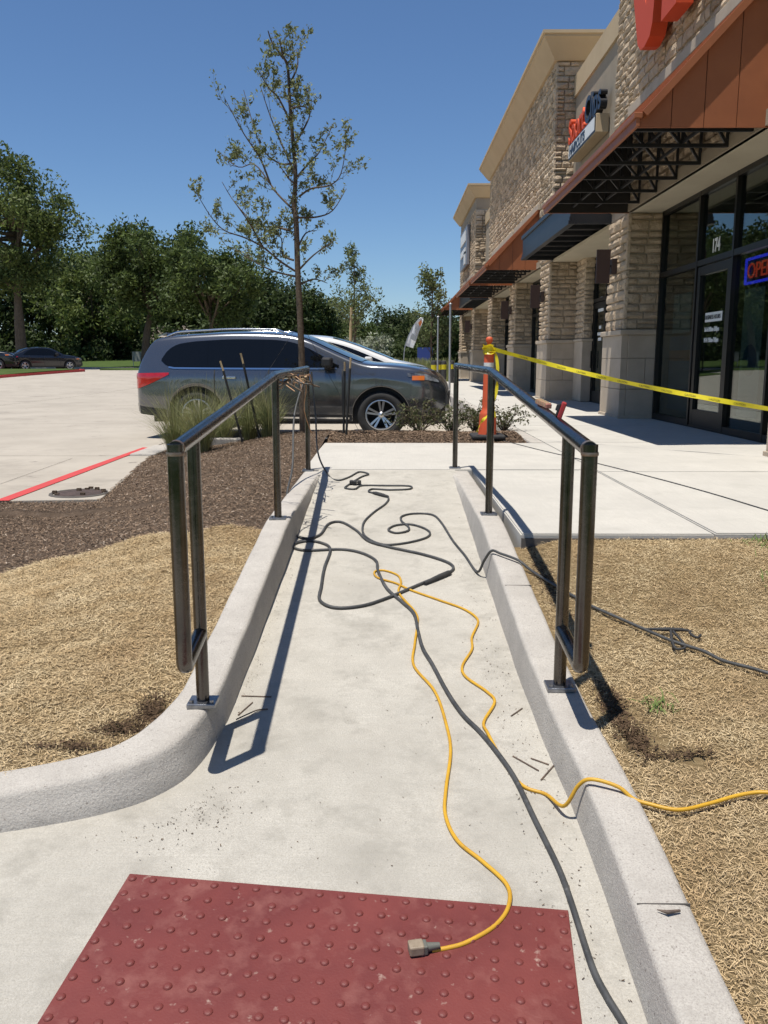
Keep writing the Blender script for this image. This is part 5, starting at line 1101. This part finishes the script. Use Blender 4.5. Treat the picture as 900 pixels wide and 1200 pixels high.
# feather flag
fp = aty(475, 412, 34); t = thing('feather_flag', 'white feather flag leaning right above the SUV hood', 'flag', (fp.x, 34, .5))
z_ = lambda px, py: aty(px, py, 34) - Vector((fp.x, 34, .5))
pole = catmull([z_(473, 425), z_(475, 405), z_(483, 385), z_(491, 374), z_(496, 373)], 5); MB().tube(pole, .02, 6).build('pole', M['pole'], t)
L1 = catmull([z_(475, 405), z_(480, 392), z_(486, 380), z_(492, 374), z_(496, 373.5)], 4); L2 = catmull([z_(484, 408), z_(488, 398), z_(491, 389), z_(494, 381), z_(496, 375)], 4)
b = MB(); vs = []; n_ = len(L1)
for i in range(n_):
    for k in range(4): q_ = L1[i].lerp(L2[i], k/3); vs.append((q_.x, q_.y + .10*math.sin(k*1.3 + i*.5), q_.z))
b.add(vs, [(i*4+k, i*4+k+1, (i+1)*4+k+1, (i+1)*4+k) for i in range(n_-1) for k in range(3)], True); fo = b.build('banner', pmat('flag_cloth', (.74, .75, .76), (.60, .64, .70), 5., .8, trans=.3), t)
for i0, i1, m_, nm in ((10, 13, 'ogr', 'orange_print'), (3, 5, 'pole', 'grey_print'), (7, 8, 'pole', 'grey_print')):
    vs = []
    for i in range(i0, i1 + 1):
        for k in (.25, .55, .85): q_ = L1[i].lerp(L2[i], k); vs.append((q_.x, q_.y - .16, q_.z))
    b = MB(); b.add(vs, [(i*3+k, i*3+k+1, (i+1)*3+k+1, (i+1)*3+k) for i in range(i1 - i0) for k in range(2)]); b.build(nm, M[m_], fo)
# bollards with a yellow band, slim sign poles
for k, (px, Y, lab) in enumerate([(508.5, 34, 'leftmost black bollard with yellow band before the far shops'), (514, 35.5, 'second black bollard with yellow band from the left'), (520, 37, 'third black bollard with yellow band from the left'), (529.5, 39, 'black bollard with yellow band beside the handrail end')]):
    p = aty(px, 430, Y); t = thing('bollard', lab, 'bollard', (p.x, Y, ZL if p.x > 1.87 else ZL), 0, 'banded bollards on the sidewalk')
    MB().lathe([(.115, -.3), (.115, .93), (.10, .99), (.0, 1.0)], 14).build('post', M['rubber'], t); MB().lathe([(.118, .62), (.118, .82)], 14).build('band', M['tape'], t)
for px, py, Y, lab in ((513.5, 372, 30, 'slim grey sign pole left of the far awning tip'), (528, 357, 25, 'taller slim grey pole right of the far awning tip')):
    p = aty(px, py, Y); t = thing('sign_pole', lab, 'pole', (p.x, Y, .5), 0, 'slim poles on the sidewalk'); MB().tube([(0, 0, 0), (0, 0, p.z - .5)], .032, 8).build('shaft', M['pole'], t); MB().lathe([(.05, p.z - .5), (.05, p.z - .46), (0, p.z - .45)], 8).build('cap', M['pole'], t)
p = aty(498, 414, 48); t = thing('blue_lot_sign', 'small dark blue sign board near the far awning tip', 'sign', (p.x, 48, .4)); MB().box((-.42, -.02, 1.1), (.42, .02, 1.95)).build('board', M['blue'], t); MB().tube([(0, .03, -.2), (0, .03, 1.5)], .04, 6).build('leg', M['pole'], t)
for px, lab in ((161, 'small pale lawn sign left of the slim oak trunk'), (184, 'small pale lawn sign right of the slim oak trunk')):
    p = aty(px, 410, 72); t = thing('lawn_sign', lab, 'sign', (p.x, 72, zlawn(p.x, 72)), 0, 'lawn signs'); MB().box((-.45, -.03, .4), (.45, .03, 1.2)).build('board', pmat('lawn_board', (.26, .28, .25), rough=.7), t); MB().box((-.4, -.02, -.3), (-.36, .02, .4)).build('leg', M['pole'], t); MB().box((.36, -.02, -.3), (.4, .02, .4)).build('leg', M['pole'], t)
P = np.stack([rng.uniform(2.0, 3.4, 0), rng.uniform(0, 1, 0)], 1) if False else None
p = aty(492, 420, 42); t = thing('grass_clump', 'pale feathery grass patch under the feather flag', 'ornamental grass', (p.x, 42, .3)); r_ = np.random.default_rng(3); n_ = 1500
bx = r_.uniform(-1.3, 1.5, n_); hh = r_.uniform(.7, 1.5, n_); base_ = np.stack([bx, r_.uniform(-.6, .6, n_), np.zeros(n_)], 1); tp_ = base_ + np.stack([r_.normal(0, .25, n_), r_.normal(0, .25, n_), hh], 1); w_ = np.array([.02, 0, 0])
bulk('blades', np.stack([base_ - w_, base_ + w_, tp_ + w_*.3, tp_ - w_*.3], 1).reshape(-1, 3), 4, pmat('pale_grass', (.34, .33, .15), (.2, .25, .08), 2., .8, island=.3, trans=.3), t)
